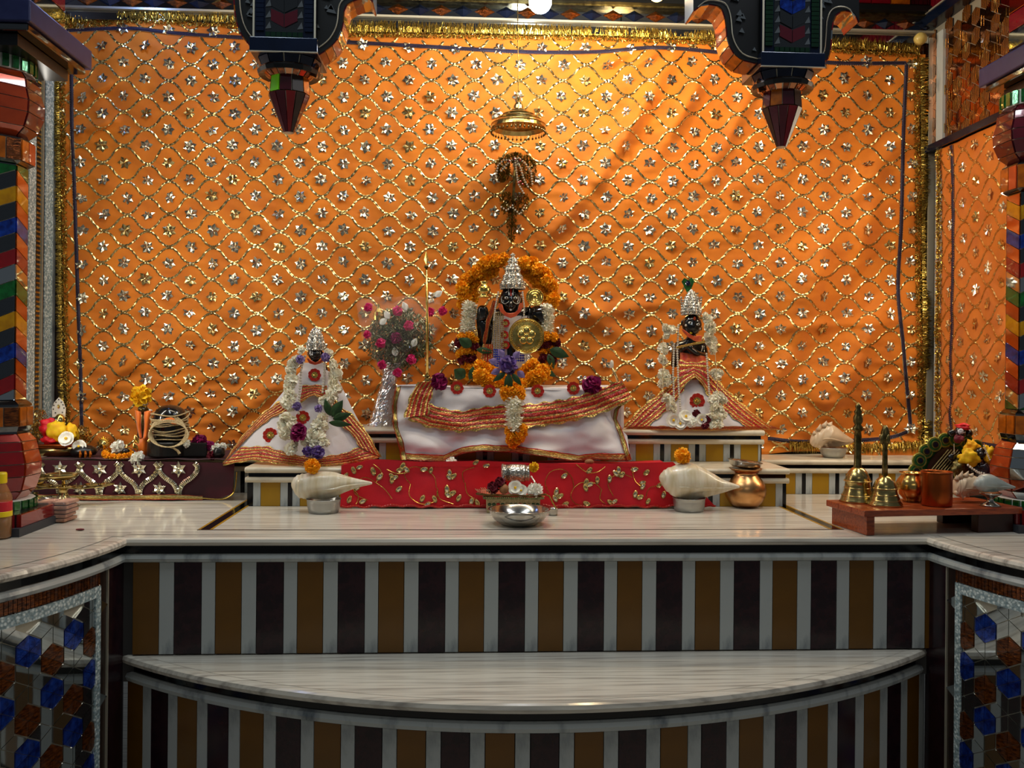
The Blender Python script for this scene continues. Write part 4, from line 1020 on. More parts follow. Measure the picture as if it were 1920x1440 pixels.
def leaf(px, py, Y, L, w_, ang, parent, mat='leaf_green', name='leaf', bend=.3, ty=0.):
    s = S(Y); c = P(px, py, Y); d = Vector((math.cos(ang), ty, math.sin(ang))); n_ = Vector((-math.sin(ang), 0, math.cos(ang))); mb = MB(); vs = []
    N_ = 8
    for i in range(N_+1):
        t = i/N_; wv = math.sin(PI*t**.8)*w_*s*.5+.0002; m = c+d*L*s*t+Vector((0, -bend*L*s*.3*math.sin(PI*t), 0))
        vs += [m-n_*wv+Vector((0, -.1*wv, 0)), m+Vector((0, wv*.5, 0)), m+n_*wv+Vector((0, -.1*wv, 0))]
    fs = []
    for i in range(N_): fs += [(3*i, 3*i+1, 3*i+4, 3*i+3), (3*i+1, 3*i+2, 3*i+5, 3*i+4)]
    return mb.add(vs, fs).build(name, mat, parent, smooth=True, sol=.0006)
FL['tube'] = pompom_mesh('tuberose_cluster', 'cream_petal', 1, 70, .17, seed=12, flat=.55, mat2='white_petal')
GM = 5
# ---------- centre idol --------------------------------------------------
YI = 3.22
thr = empty('draped_throne', P(965, 862, 3.1), 'white cotton cloth with wide red and gold borders draped over the central throne', 'cloth')
c = P(965, 730, 3.14)
MB().box2((P(755, 800, 3.09).x, 3.06, Z2+.002), (P(1168, 800, 3.09).x, 3.09+.24, P(965, 726, 3.1).z)).build('throne_block', 'white_cotton', thr, bev=.012)
def Yt(x, y):
    v = (y-722)/140; w_ = max(0, v)
    return 3.055-.055*w_+.012*math.sin(x*.035+v*2)*w_+.022*N3((x*.5, y*1.1, 4), .03)*(.3+w_)+.010*math.sin((x-y*.8)*.05)*w_+.010*abs(N3((x*.6+y, y*1.2-x*.5, 9), .025))
botl = [(752, 862), (832, 866), (866, 851), (902, 846), (967, 849), (1019, 856), (1085, 866), (1120, 862), (1182, 864)]
topl = [(744, 722), (800, 719), (845, 726), (900, 729), (965, 729), (1060, 728), (1110, 734), (1166, 736)]
sideL = [(0, 0), (-8, 40), (-2, 70), (6, 100), (8, 140)]
def drape2(name, T, B, Yfn, mat, parent, nu=90, nv=36, lx=None, rx_=None):
    def fn(u, v):
        a, b = pl(T, u), pl(B, u); x, y = lerp(a[0], b[0], v), lerp(a[1], b[1], v)
        if lx: x += (1-u)**6*lx(v)
        if rx_: x += u**6*rx_(v)
        return P(x, y, Yfn(x, y))
    return MB().grid(fn, nu, nv).build(name, mat, parent, smooth=True)
lxf = lambda v: -4*math.sin(v*PI); rxf = lambda v: -26*math.sin(min(1, v*1.6)*PI)*(v < .63)
drape2('cloth', topl, botl, Yt, 'white_cotton', thr, lx=lxf, rx_=rxf)
MB().grid(lambda u, v: P(lerp(748, 1156, u), lerp(lerp(723, 735, u), 722, v), lerp(3.055, 3.30, v)), 10, 6).build('cloth_top', 'white_cotton', thr)
off = lambda pts, d: [(x, y+d) for x, y in pts]
band('gold_border', off(botl, -13), botl, Yt, 'gold_border', thr, off=.006, wave=.4)
band('gold_border', [(742, 726), (736, 760), (737, 800), (746, 830), (752, 862)], [(752, 724), (744, 760), (746, 800), (757, 830), (763, 862)], lambda x, y: Yt(x, y)-.004, 'gold_border', thr, wave=.4)
band('gold_border', [(1183, 742), (1160, 768), (1157, 785), (1170, 815), (1184, 862)], [(1176, 744), (1152, 768), (1149, 785), (1160, 815), (1174, 862)], lambda x, y: Yt(x, y)-.004, 'gold_border', thr, wave=.4)
Yf = lambda x, y: Yt(x, y)-.012
band('brocade_border', [(764, 786), (800, 801), (860, 811), (905, 806), (945, 804), (1000, 801), (1060, 793), (1120, 778), (1160, 762), (1188, 750)],
     [(800, 755), (830, 765), (865, 771), (910, 762), (945, 759), (1000, 757), (1060, 748), (1110, 735), (1140, 722), (1165, 712)], Yf, 'brocade', thr, off=.006, wave=1.8)
band('brocade_border', [(757, 783), (766, 750), (775, 730), (785, 716)], [(803, 778), (806, 755), (812, 735), (822, 716)], lambda x, y: Yf(x, y)-.006, 'brocade', thr, wave=1.6)
for x, y in ((857, 727), (918, 733), (1008, 733), (1075, 728)): motif(x, y, Yt(x, y)-.006, 12.5, thr)
flower('rose', 824, 716, 3.035, 17, 'rose_flower', rot=(PI/2, .3, .4), label='magenta rose head on the left shoulder of the white throne cloth', cat='flower')
flower('rose', 1110, 721, 3.035, 19, 'rose_flower', rot=(PI/2, -.3, 1.4), label='magenta rose head on the right end of the white throne cloth', cat='flower')
idol = empty('idol_statue', P(960, 735, YI), 'tallest black stone idol in the centre with silver crown, gold shield and marigold garland', 'statue')
skin('body', [(957, 700, YI, 26, .7), (957, 650, YI, 27, .7), (957, 605, YI, 24, .7), (957, 585, YI, 11), (957, 565, YI, 10),
              (926, 592, YI, 17), (910, 622, YI-.005, 15), (905, 598, YI-.03, 13), (905, 572, YI-.05, 10), (988, 592, YI, 17), (1002, 618, YI-.005, 15), (1005, 598, YI-.03, 13), (1004, 578, YI-.05, 10),
              (908, 655, YI-.02, 13), (1002, 655, YI-.02, 13)],
     [(0, 1), (1, 2), (2, 3), (3, 4), (2, 5), (5, 6), (6, 7), (7, 8), (2, 9), (9, 10), (10, 11), (11, 12), (6, 13), (10, 14)], 'black_stone', idol)
e, at, hc, s = head(957, 563, YI-.02, 20.5, 26, idol)
MB().prism([at(-.05, .25, .002), at(.05, .25, .002), at(.07, .8, .001), at(-.07, .8, .001)], (0, -.001, 0)).build('tilak', 'red_paint', e)
for sx in (-1, 1):
    MB().tube([at(sx*.12, -.08, .003), at(sx*.30, -.22, .002), at(sx*.55, -.30, .001), at(sx*.78, -.20, .001), at(sx*.86, .05, .001), at(sx*.78, .25, .001)], .0010, 5).build('painted_line', 'white_paint', e)
    MB().prism([at(sx*.14, .3, .002), at(sx*.20, .3, .002), at(sx*.26, .75, .001), at(sx*.19, .75, .001)], (0, -.001, 0)).build('tilak', 'white_paint', e)
MB().ball(at(.0, -.24, .010), .0036, 10, 8).build('nose_stud', 'pearl', e); MB().ball(at(0, -.72, .002), .0042, 10, 8).build('chin_mark', 'white_paint', e)
crown(961, [(474, 1), (478, 4), (482, 3), (486, 7), (491, 9), (495, 8), (500, 12), (506, 14), (512, 13), (518, 17), (524, 18), (529, 20), (534, 23), (542, 22)], YI-.02, idol)
YB = YI-.045
drape('tunic', [(925, 592), (922, 640), (918, 690)], [(990, 592), (992, 640), (996, 690)], lambda x, y: YB+.0007*abs(x-957)*.6, 'white_cotton', idol, 20, 14)
for x, y, r in ((948, 606, 8), (946, 628, 8), (948, 647, 8)): motif(x, y, YB-.006, r, idol)
band('sash', [(936, 565), (920, 600), (912, 640), (899, 690)], [(924, 563), (912, 600), (905, 640), (920, 690)], lambda x, y: YB-.008, 'brocade', idol, wave=.6)
band('sash', [(900, 688), (903, 660), (906, 645)], [(925, 688), (925, 660), (924, 645)], lambda x, y: YB-.012, 'brocade', idol, wave=.6)
band('scarf', [(934, 570), (938, 584), (947, 593), (957, 596), (968, 593), (977, 584), (981, 568)], [(941, 570), (944, 580), (950, 586), (957, 588), (965, 586), (971, 580), (975, 568)], lambda x, y: YB-.02, 'red_silk', idol, wave=.5)
for k in range(5): beads([(926+k*4.2, 588-k), (925+k*4.6, 620), (924+k*4.8, 654)], YB-.010-.0006*k, 2.0, 'necklace', 'gold_bead', idol)
for k in range(6): beads([(925+k*3.9, 656), (924+k*4.1, 686)], YB-.011, 2.1, 'blue_bead_string', 'blue_bead', idol)
for k in range(4): beads([(968+k*4.2, 662), (968+k*4.2, 676)], YB-.011, 2.1, 'blue_bead_string', 'blue_bead', idol)
beads([(934, 548), (929, 575), (926, 600)], YB-.015, 1.8, 'pearl_string', 'pearl', idol); beads([(980, 548), (983, 575), (982, 600)], YB-.015, 1.8, 'pearl_string', 'pearl', idol)
for x in (983, 987, 991): MB().tube([P(x, 665, YB-.008), P(x+3, 688, YB-.012)], .002, 6).build('silver_rod', 'silver', idol)
# held gold things
o = lathe_px(907, [(527, 7), (529, 9), (531, 6), (534, 7), (537, 11), (541, 13), (546, 13), (550, 11), (553, 7), (556, 12), (558, 12)], YI-.07).build('gold_pot', 'gold', smooth=True, label='small golden pot held up in the left raised hand of the central idol', cat='pot')
def disc(cx, cy, r, Y, name, label, rings, cat):
    c = P(cx, cy, Y); s = S(Y); o = empty(name, c, label, cat)
    MB().lathe([(r*s*f, h*s) for f, h in rings], c, 40, axis=(0, -1, 0)).build('plate', 'gold', o, smooth=False); return o, c, s
o, c, s = disc(1003, 557, 17, YI-.08, 'gold_disc', 'small golden disc with concentric rings in the right raised hand of the central idol', [(.98, -2), (1, 0), (.94, 1.6), (.8, .6), (.7, 1.8), (.55, .8), (.42, 2), (.28, 1), (.16, 2.4), (.05, 3)], 'disc')
m = MB(); [m.ball(c+Vector((math.cos(a)*15.5*s, -.002, math.sin(a)*15.5*s)), 1.4*s, 6, 4) for a in [2*PI*k/24 for k in range(24)]]; m.build('bead', 'gold', o)
o, c, s = disc(987, 630, 34, YI-.085, 'gold_shield', 'large round golden shield embossed with flower bosses in front of the central idol', [(.97, -3), (1, 0), (.97, 2.4), (.92, 1.6), (.89, 2.6), (.85, 1.2), (.6, 3.2), (.3, 4.6), (.04, 5)], 'shield')
for k in range(5):
    a = PI/2+2*PI*k/5; MB().ball(c+Vector((math.cos(a)*10.5*s, -4.6*s, math.sin(a)*10.5*s)), 7*s, 16, 8, (1, .35, 1)).build('boss', 'gold', o, smooth=True)
MB().ball(c+Vector((0, -5.2*s, 0)), 4.5*s, 12, 8, (1, .4, 1)).build('boss', 'gold', o, smooth=True)
m = MB(); [m.ball(c+Vector((math.cos(a)*28*s, -2.6*s, math.sin(a)*28*s)), 1.5*s, 6, 4) for a in [2*PI*k/44 for k in range(44)]]; m.build('bead', 'gold', o)
# garland round the idol
it = []
YG = YI+.02
arch_ = spline([(872, 566), (868, 545), (878, 520), (898, 505), (918, 492), (940, 488)], 15)+spline([(982, 494), (1000, 497), (1016, 512), (1030, 530), (1036, 550), (1034, 566)], 14)
for x, y in arch_: it.append(('marigold', x+RND.uniform(-5, 5), y+RND.uniform(-5, 5), YG-.01+RND.uniform(-.02, .02), RND.uniform(11, 14)))
for x, y in spline([(886, 560), (890, 540), (905, 520), (925, 508)], 8)+spline([(985, 510), (1000, 520), (1012, 540), (1016, 556)], 7): it.append(('marigold', x, y, YG+.01, 12))
for k in range(8): it.append(('tube', 881-k*.8+RND.uniform(-1, 1), 572+k*7.2, YG-.05, 16)); it.append(('tube', 1025+RND.uniform(-1, 1), 576+k*7.0, YG-.05, 15))
for x0, sgx in ((876, -1), (1026, 1)):
    for k, (dx, dy, kd, r) in enumerate([(-10, 632, 'marigold', 10), (4, 630, 'marigold', 11), (14, 638, 'marigold', 9), (-14, 642, 'maroon', 11), (2, 645, 'maroon', 10), (14, 650, 'maroon', 9), (-4, 656, 'marigold', 11), (9, 660, 'marigold', 10), (-12, 664, 'marigold', 10),
                                        (-6, 674, 'maroon', 12), (8, 672, 'maroon', 11), (-2, 686, 'marigold', 12), (12, 690, 'marigold', 11), (2, 702, 'marigold', 12)]):
        it.append((kd, x0-sgx*(-1)*0+dx*(1 if sgx < 0 else -1)+(0 if sgx < 0 else 2), dy, YG-.055+RND.uniform(-.01, .01), r))
Ul = spline([(896, 700), (908, 712), (925, 718), (945, 726), (962, 734)], 12)+spline([(1018, 694), (1008, 708), (990, 714), (975, 724), (962, 734)], 12)
for x, y in Ul: it.append(('marigold', x+RND.uniform(-5, 5), y+RND.uniform(-5, 4), YI-.13+RND.uniform(-.015, .015), RND.uniform(12, 15)))
for x, y in spline([(900, 686), (925, 700), (940, 712)], 6)+spline([(1000, 684), (985, 697), (985, 708)], 6): it.append(('marigold', x, y, YI-.10, 13))
for x, y in ((950, 742), (963, 746), (975, 740), (957, 735), (972, 733), (948, 734)): it.append(('marigold', x, y, 3.02, 12))
for k in range(8): it.append(('tube', 965+RND.uniform(-1.5, 1.5), 752+k*7.2, 3.015-.003*k, 18 if k % 3 else 20))
for x, y in ((955, 808), (968, 806), (980, 804), (958, 818), (972, 816), (980, 812), (957, 826), (968, 826), (975, 822), (962, 832)): it.append(('marigold', x, y, 2.99+RND.uniform(-.01, .01), 10))
gl = garland('flower_garland', 'thick marigold and tuberose garland hung round the central idol and over the throne', it, Y0=3.0)
for x, y, L, w_, a in ((885, 650, 30, 20, 2.6), (893, 655, 34, 12, -.15), (872, 708, 26, 24, 2.5), (880, 712, 34, 14, 1.15), (1030, 655, 40, 20, -.35), (1028, 664, 30, 14, -1.2), (1018, 690, 30, 12, -.6)):
    leaf(x, y, YG-.08, L, w_, a, gl)
# violet paper flower
o = empty('violet_rose', P(952, 712, 3.02), 'violet rose with green leaves on the front of the central idol', 'flower')
flower('violet', 953, 684, 3.03, 18, 'blossom', o, rot=(PI/2-.2, 0, .5))
for x, y, a in ((934, 680, 2.9), (938, 694, 3.5), (970, 696, -.7), (962, 672, .8), (945, 670, 2.2)): leaf(x, y, 3.035, 19, 13, a, o, 'lilac_petal', 'petal')
for x, y, a in ((952, 700, -1.3), (956, 700, -1.9), (948, 698, -2.5), (960, 700, -.9), (954, 702, -1.55)): leaf(x, y, 3.02, 30, 11, a, o)
# ---------- left idol ----------------------------------------------------
YA = 3.10
o = empty('idol_statue', P(590, 870, YA), 'small black-faced idol on the left with silver crown above a spread white skirt', 'statue'); idl = o
skin('body', [(590, 760, YA, 24, .7), (590, 720, YA, 22, .7), (590, 692, YA, 19, .7), (590, 678, YA, 7), (590, 668, YA, 7), (572, 692, YA, 8), (566, 720, YA-.01, 7), (608, 692, YA, 8), (614, 720, YA-.01, 7)],
     [(0, 1), (1, 2), (2, 3), (3, 4), (2, 5), (5, 6), (2, 7), (7, 8)], 'black_stone', o)
head(591, 663, YA-.02, 13.5, 15, o)
crown(592, [(613, 2), (617, 6), (622, 9), (627, 11), (632, 13), (638, 14), (644, 16), (650, 16.5), (656, 16)], YA-.02, o, 12)
YS = lambda x, y: lerp(3.06, 2.955, min(1, max(0, (y-690)/170)))+((x-588)/160)**2*.10+.007*math.sin(x*.07)*max(0, (y-740)/100)+.004*N3((x, y, 3), .04)
drape('tunic', [(569, 680), (566, 700), (566, 725)], [(610, 680), (612, 700), (612, 725)], lambda x, y: YS(x, y)-.012, 'white_cotton', o, 14, 8)
sk = empty('spread_skirt', P(588, 868, 2.96), parent=o)
drape2('cloth', [(560, 700), (570, 690), (605, 690), (632, 705)], [(416, 872), (470, 863), (530, 868), (590, 874), (650, 869), (712, 856)], YS, 'white_cotton', sk, 70, 30,
       rx_=lambda v: -4*math.sin(v*PI))
band('brocade_border', [(416, 873), (470, 864), (530, 870), (590, 876), (650, 871), (714, 857)], [(452, 838), (500, 836), (540, 850), (590, 858), (645, 850), (672, 838)], YS, 'brocade', sk, wave=1.5)
band('brocade_border', [(412, 876), (450, 822), (485, 780), (515, 757), (545, 740)], [(448, 838), (480, 806), (512, 782), (530, 776), (552, 760)], YS, 'brocade', sk, wave=1.5)
band('brocade_border', [(716, 858), (690, 812), (665, 780), (640, 762), (620, 740)], [(674, 838), (660, 815), (642, 800), (628, 785), (612, 760)], lambda x, y: YS(x, y)-.003, 'brocade', sk, wave=1.5)
for x, y, r in ((568, 783, 13), (507, 816, 14), (590, 703, 12)): motif(x, y, YS(x, y)-(.020 if y < 710 else .006), r, sk)
band('waist_band', [(562, 757), (580, 745), (590, 742), (603, 748), (616, 758)], [(567, 722), (580, 722), (590, 721), (602, 722), (613, 722)], lambda x, y: YS(x, y)-.018, 'brocade', o, wave=.8)
band('scarf', [(575, 672), (580, 681), (591, 685), (602, 681), (608, 672)], [(579, 672), (583, 676), (591, 679), (600, 676), (604, 672)], lambda x, y: 3.015, 'red_silk', o, wave=.4)
beads([(572, 668), (565, 690), (562, 730), (560, 775)], lambda x, y: YS(x, y)-.028, 2.6, 'pearl_string', 'pearl', o); beads([(609, 672), (608, 700), (605, 735)], lambda x, y: YS(x, y)-.028, 2.6, 'pearl_string', 'pearl', o)
beads([(617, 700), (616, 760), (612, 800), (606, 835)], lambda x, y: YS(x, y)-.03, 2.2, 'pearl_string', 'pearl', o)
yo = lambda x, y, d=.045: YS(x, y)-d
it = [('cream', x, y, yo(x, y), r) for x, y, r in ((565, 657, 9), (556, 672, 10), (549, 683, 12), (545, 695, 12), (546, 712, 14), (543, 722, 12), (541, 735, 14), (546, 742, 12), (537, 752, 15), (544, 760, 13),
      (616, 662, 10), (625, 684, 12), (630, 702, 14), (625, 716, 12), (630, 728, 14), (622, 740, 14), (615, 750, 13), (606, 752, 10),
      (540, 785, 17), (532, 798, 14), (548, 800, 16), (535, 812, 14), (548, 818, 12), (545, 842, 13), (552, 832, 10), (602, 785, 13), (595, 798, 14), (605, 800, 12), (585, 815, 14), (598, 818, 14), (575, 828, 13), (608, 830, 12), (590, 830, 12))]
it += [('lilac', 563, 674, yo(563, 674, .06), 9), ('lilac', 611, 670, yo(611, 670, .06), 9), ('lilac', 557, 762, yo(557, 762, .06), 9), ('lilac', 597, 766, yo(597, 766, .06), 8), ('violet', 577, 846, yo(577, 846, .055), 10), ('violet', 596, 848, yo(596, 848, .055), 13), ('rose', 560, 811, yo(560, 811, .07), 19)]
gl = garland('flower_garland', 'white flower garland with a magenta rose and violet blooms on the left idol', it, thread=[[(537, 760, 3.0), (538, 775, 2.98)]], Y0=2.96)
for x, y, L, w_, a in ((620, 780, 34, 14, 1.9), (622, 782, 38, 20, 1.0), (624, 786, 36, 16, .3), (616, 792, 44, 12, -.1)): leaf(x, y, yo(x, y, .05), L, w_, a, gl)
# ---------- right idol ---------------------------------------------------
YR = 3.25
o = empty('idol_statue', P(1300, 803, YR), 'black flute-playing idol on the right plinth with crown, peacock feather and pearl strings', 'statue')
skin('body', [(1298, 740, YR, 24, .7), (1298, 695, YR, 22, .7), (1297, 655, YR, 20, .7), (1297, 636, YR, 9), (1297, 620, YR, 9), (1272, 648, YR, 10), (1264, 670, YR-.02, 8), (1285, 650, YR-.07, 6), (1300, 652, YR-.08, 5),
              (1320, 650, YR, 9), (1321, 668, YR-.03, 7), (1304, 662, YR-.07, 6), (1285, 646, YR-.08, 5), (1264, 690, YR-.02, 7)],
     [(0, 1), (1, 2), (2, 3), (3, 4), (2, 5), (5, 6), (6, 7), (7, 8), (2, 9), (9, 10), (10, 11), (11, 12), (6, 13)], 'black_stone', o)
e, at, hc, s = head(1297, 610, YR-.02, 19, 21, o, tilt=.22)
MB().ball(at(-.05, .55, .001), .0065, 10, 8, (.7, .3, 1.3)).build('tilak', 'orange_glass', e); MB().ball(at(-.05, -.72, .001), .005, 10, 8, (1, .5, 1)).build('chin_mark', 'yellow_plastic', e)
for sx in (-1, 1): MB().ball(at(sx*.72, -.2, .002), .0045, 8, 6).build('cheek_stud', 'pearl', e)
crown(1296, [(543, 2), (548, 6), (553, 9), (558, 12), (563, 14), (568, 15), (573, 17), (578, 18), (584, 19), (590, 18)], YR-.015, o, 12)
lf = MB()
for sx in (-1, 1):
    for k in range(7):
        q = P(1296+sx*(19-k*.5), 558+k*5, YR-.02); lf.ball(q, 2.6*S(YR), 6, 5)
lf.build('crown_side_bead', 'silver', o)
f = empty('peacock_feather', P(1292, 545, YR+.03), parent=o)
MB().prism([P(1278, 528, YR+.03), P(1283, 521, YR+.03), P(1291, 525, YR+.03), P(1297, 520, YR+.03), P(1302, 528, YR+.03), P(1297, 540, YR+.03), P(1290, 552, YR+.03)], (0, .003, 0)).build('vane', 'feather_green', f)
MB().lathe([(.001, .003), (.008, .002), (.010, 0)], P(1290, 531, YR+.028), 14, axis=(0, -1, 0)).build('eye_spot', 'dark_gem', f)
YQ = lambda x, y: lerp(3.22, 3.105, min(1, max(0, (y-640)/160)))+((x-1305)/150)**2*.09+.005*math.sin(x*.08)*max(0, (y-720)/80)
sk = empty('spread_skirt', P(1305, 800, 3.12), parent=o)
drape2('cloth', [(1278, 704), (1288, 694), (1316, 694), (1326, 706)], [(1174, 800), (1230, 801), (1300, 803), (1370, 802), (1440, 802)], YQ, 'white_cotton', sk, 60, 26)
band('brocade_border', [(1166, 802), (1200, 765), (1235, 738), (1265, 715), (1275, 690)], [(1212, 800), (1240, 780), (1258, 762), (1275, 742), (1290, 715)], YQ, 'brocade', sk, wave=1.5, folds=7)
band('brocade_border', [(1452, 804), (1410, 772), (1375, 742), (1345, 712), (1325, 692)], [(1400, 800), (1376, 785), (1352, 765), (1330, 745), (1310, 715)], YQ, 'brocade', sk, wave=1.5, folds=7)
band('brocade_border', [(1170, 806), (1260, 805), (1320, 807), (1400, 806), (1470, 806)], [(1180, 798), (1260, 799), (1320, 799), (1400, 799), (1440, 796)], YQ, 'brocade', sk, wave=1.)
band('tunic', [(1275, 712), (1276, 690), (1275, 660)], [(1324, 712), (1324, 690), (1322, 668)], lambda x, y: YQ(x, y)-.014, 'red_silk', o, wave=.4)
band('waist_band', [(1273, 734), (1285, 722), (1303, 706), (1318, 722), (1328, 742)], [(1274, 674), (1285, 678), (1300, 680), (1315, 678), (1326, 676)], lambda x, y: YQ(x, y)-.022, 'brocade', o, wave=1, folds=7)
band('scarf', [(1280, 622), (1290, 632), (1302, 640), (1316, 640)], [(1278, 616), (1290, 624), (1302, 630), (1316, 630)], lambda x, y: 3.14, 'red_silk', o, wave=.8)
motif(1307, 752, YQ(1307, 752)-.006, 15, sk)
for pts in ([(1272, 610), (1270, 660), (1272, 720), (1276, 770)], [(1264, 645), (1262, 700), (1264, 755)], [(1325, 664), (1328, 710), (1332, 765)]): beads(pts, lambda x, y: YQ(x, y)-.034, 2.3, 'pearl_string', 'pearl', o)
MB().tube([P(1268, 652, 3.10), P(1322, 640, 3.10)], .004, 10).build('flute', 'gold', o)
yo2 = lambda x, y, d=.045: YQ(x, y)-d
it = [('cream', x, y, yo2(x, y), r) for x, y, r in ((1248, 615, 10), (1260, 618, 11), (1250, 628, 9), (1243, 652, 11), (1246, 658, 9), (1242, 674, 11), (1246, 678, 9), (1244, 703, 13), (1250, 706, 9), (1242, 718, 12), (1250, 717, 10), (1248, 746, 10), (1254, 748, 9), (1258, 762, 12), (1262, 768, 10),
      (1328, 600, 11), (1331, 612, 13), (1333, 622, 12), (1328, 630, 12), (1334, 640, 12), (1337, 655, 12), (1332, 643, 11), (1344, 702, 12), (1350, 698, 9), (1338, 698, 9), (1348, 745, 14), (1338, 750, 12), (1356, 750, 10), (1340, 765, 13), (1350, 768, 12), (1345, 783, 13), (1355, 778, 10), (1334, 783, 12), (1348, 794, 11), (1336, 796, 10))]
it += [('star', 1262, 788, yo2(1262, 788), 14), ('star', 1285, 782, yo2(1285, 782), 14), ('star', 1275, 795, yo2(1275, 795), 12), ('mum', 1297, 792, yo2(1297, 792), 11), ('star', 1315, 787, yo2(1315, 787), 12), ('maroon', 1306, 775, yo2(1306, 775), 8), ('maroon', 1325, 786, yo2(1325, 786), 8), ('maroon', 1322, 797, yo2(1322, 797), 8), ('cream', 1322, 592, yo2(1322, 592), 8)]
garland('flower_garland', 'long white flower garland hung down both sides of the right idol', it, thread=[[(1243, 630, 3.17), (1243, 740, 3.10)], [(1341, 662, 3.15), (1346, 742, 3.10)]], Y0=3.1)
# ---------- red satin cloth over the plinth -------------------------------------------
YRd = lambda x, y: 2.905-.012*max(0, (y-890)/60)+.006*math.sin(x*.03)*max(0, (y-870)/80)+.003*N3((x, y, 5), .03)
rc = empty('red_cloth', P(975, 950, 2.89), 'bright red cloth with gold leaf-vine embroidery over the plinth front', 'cloth')
drape2('cloth', [(640, 872), (700, 862), (800, 866), (900, 864), (1000, 868), (1100, 870), (1200, 868), (1262, 866)], [(638, 952), (700, 949), (800, 951), (900, 952), (1000, 954), (1100, 952), (1200, 950), (1340, 948)], YRd, 'red_satin', rc, 90, 16)
MB().grid(lambda u, v: Vector((lerp(P(640, 872, 2.905).x, P(1262, 866, 2.905).x, u), lerp(2.905, 3.10, v), Z1+.006+.003*math.sin(u*20)*v)), 30, 6).build('cloth_top', 'red_satin', rc)
mb = MB()
for t in range(0, 140): 
    x = lerp(640, 1338, t/139); mb.ball(P(x, 949+1.5*math.sin(t*.9)+1.2*math.sin(t*.23), YRd(x, 949)-.006), 3.4*S(2.9), 6, 4, (1.5, .6, .6))
mb.build('gold_cord_hem', 'gold_border', rc)
vines = [[(645, 905), (660, 915), (672, 930), (668, 945)], [(690, 938), (665, 925), (668, 905), (685, 895), (705, 905)], [(705, 905), (722, 918), (735, 935)],
 [(770, 908), (758, 890), (775, 875), (800, 882), (815, 895), (818, 915)], [(770, 908), (768, 930), (790, 945), (815, 940), (820, 920)], [(870, 905), (868, 885), (890, 876)], [(872, 905), (876, 925), (890, 935)],
 [(820, 915), (825, 935), (850, 945)], [(1030, 925), (1022, 905), (1032, 885), (1055, 880), (1072, 895), (1076, 915)], [(1076, 915), (1070, 930), (1080, 945), (1105, 948)], [(1076, 915), (1090, 905), (1115, 906), (1128, 918)],
 [(1080, 870), (1100, 885), (1120, 885), (1135, 875)], [(1128, 918), (1125, 935), (1135, 945)], [(1185, 875), (1190, 900), (1205, 915)], [(1150, 930), (1140, 905), (1160, 888), (1185, 895)], [(1210, 935), (1218, 915), (1240, 910)], [(700, 870), (715, 885), (705, 905)], [(725, 880), (745, 888), (768, 885)]]
for v in vines: MB().tube([P(x, y, YRd(x, y)-.003) for x, y in spline(v, 18)], .0011, 5).build('vine_cord', 'gold_tinsel', rc)
LM = []
for mt in ('silver_sequin', 'gold_sequin'):
    mb = MB(); mb.lathe([(1, 0), (.86, .18), (.66, .10)], (0, 0, 0), 12, sq=(1, .6)); mb.cur = 1; mb.lathe([(.66, .08), (.3, .16), (.02, .18)], (0, 0, 0), 10, sq=(1, .6)); LM.append(mb.mesh('leaf_sequin', ['gold_sequin', mt], Vector((0, 0, 0))))
lv = [(648, 893, 8, 1), (663, 882, 8, 2), (674, 876, 7, .3), (700, 884, 9, 1.9), (712, 894, 9, .9), (735, 900, 8, 1.4), (740, 895, 8, .3), (735, 893, 8, 2.3), (748, 917, 8, .7), (755, 875, 9, 1.2), (762, 880, 8, 2.4), (750, 881, 8, .2), (795, 880, 8, .2), (808, 882, 7, 1.3),
      (843, 887, 8, 1.7), (850, 893, 8, .7), (842, 895, 7, 2.4), (792, 935, 8, 1.1), (801, 946, 8, .5), (815, 936, 8, 2), (838, 918, 9, 1.6), (848, 925, 9, .5), (840, 928, 8, 2.6), (860, 934, 8, 1), (884, 940, 8, 1.3), (895, 943, 8, 2), (912, 873, 7, .2), (892, 867, 7, .6),
      (1043, 923, 9, 1.3), (1050, 930, 8, .5), (1041, 935, 8, 2.2), (1060, 945, 8, .4), (1058, 892, 8, .6), (1105, 882, 8, .8), (1160, 882, 8, 1.6), (1166, 890, 8, .8), (1155, 888, 8, 2.3), (1120, 900, 8, 1.6), (1143, 898, 8, 1.5), (1099, 905, 9, 1.3), (1106, 908, 8, .4), (1098, 915, 8, 2),
      (1191, 927, 8, 1.3), (1200, 932, 8, .4), (1205, 912, 8, 1), (1212, 886, 8, .7), (1244, 928, 8, 1.2), (1236, 910, 7, .7), (1190, 880, 8, .2), (1145, 942, 8, 2.6), (1152, 940, 7, .5), (1100, 944, 8, 2.8), (1205, 905, 7, .2), (1215, 940, 7, 1), (680, 940, 8, .4), (655, 937, 8, 1.2), (670, 915, 7, .7), (1262, 885, 7, .9), (1250, 900, 7, 2)]
for i, (x, y, r, a) in enumerate(lv): inst(LM[i % 2], 'leaf_sequin', P(x, y, YRd(x, y)-.003), rc, (PI/2, -a, 0), r*S(2.9))
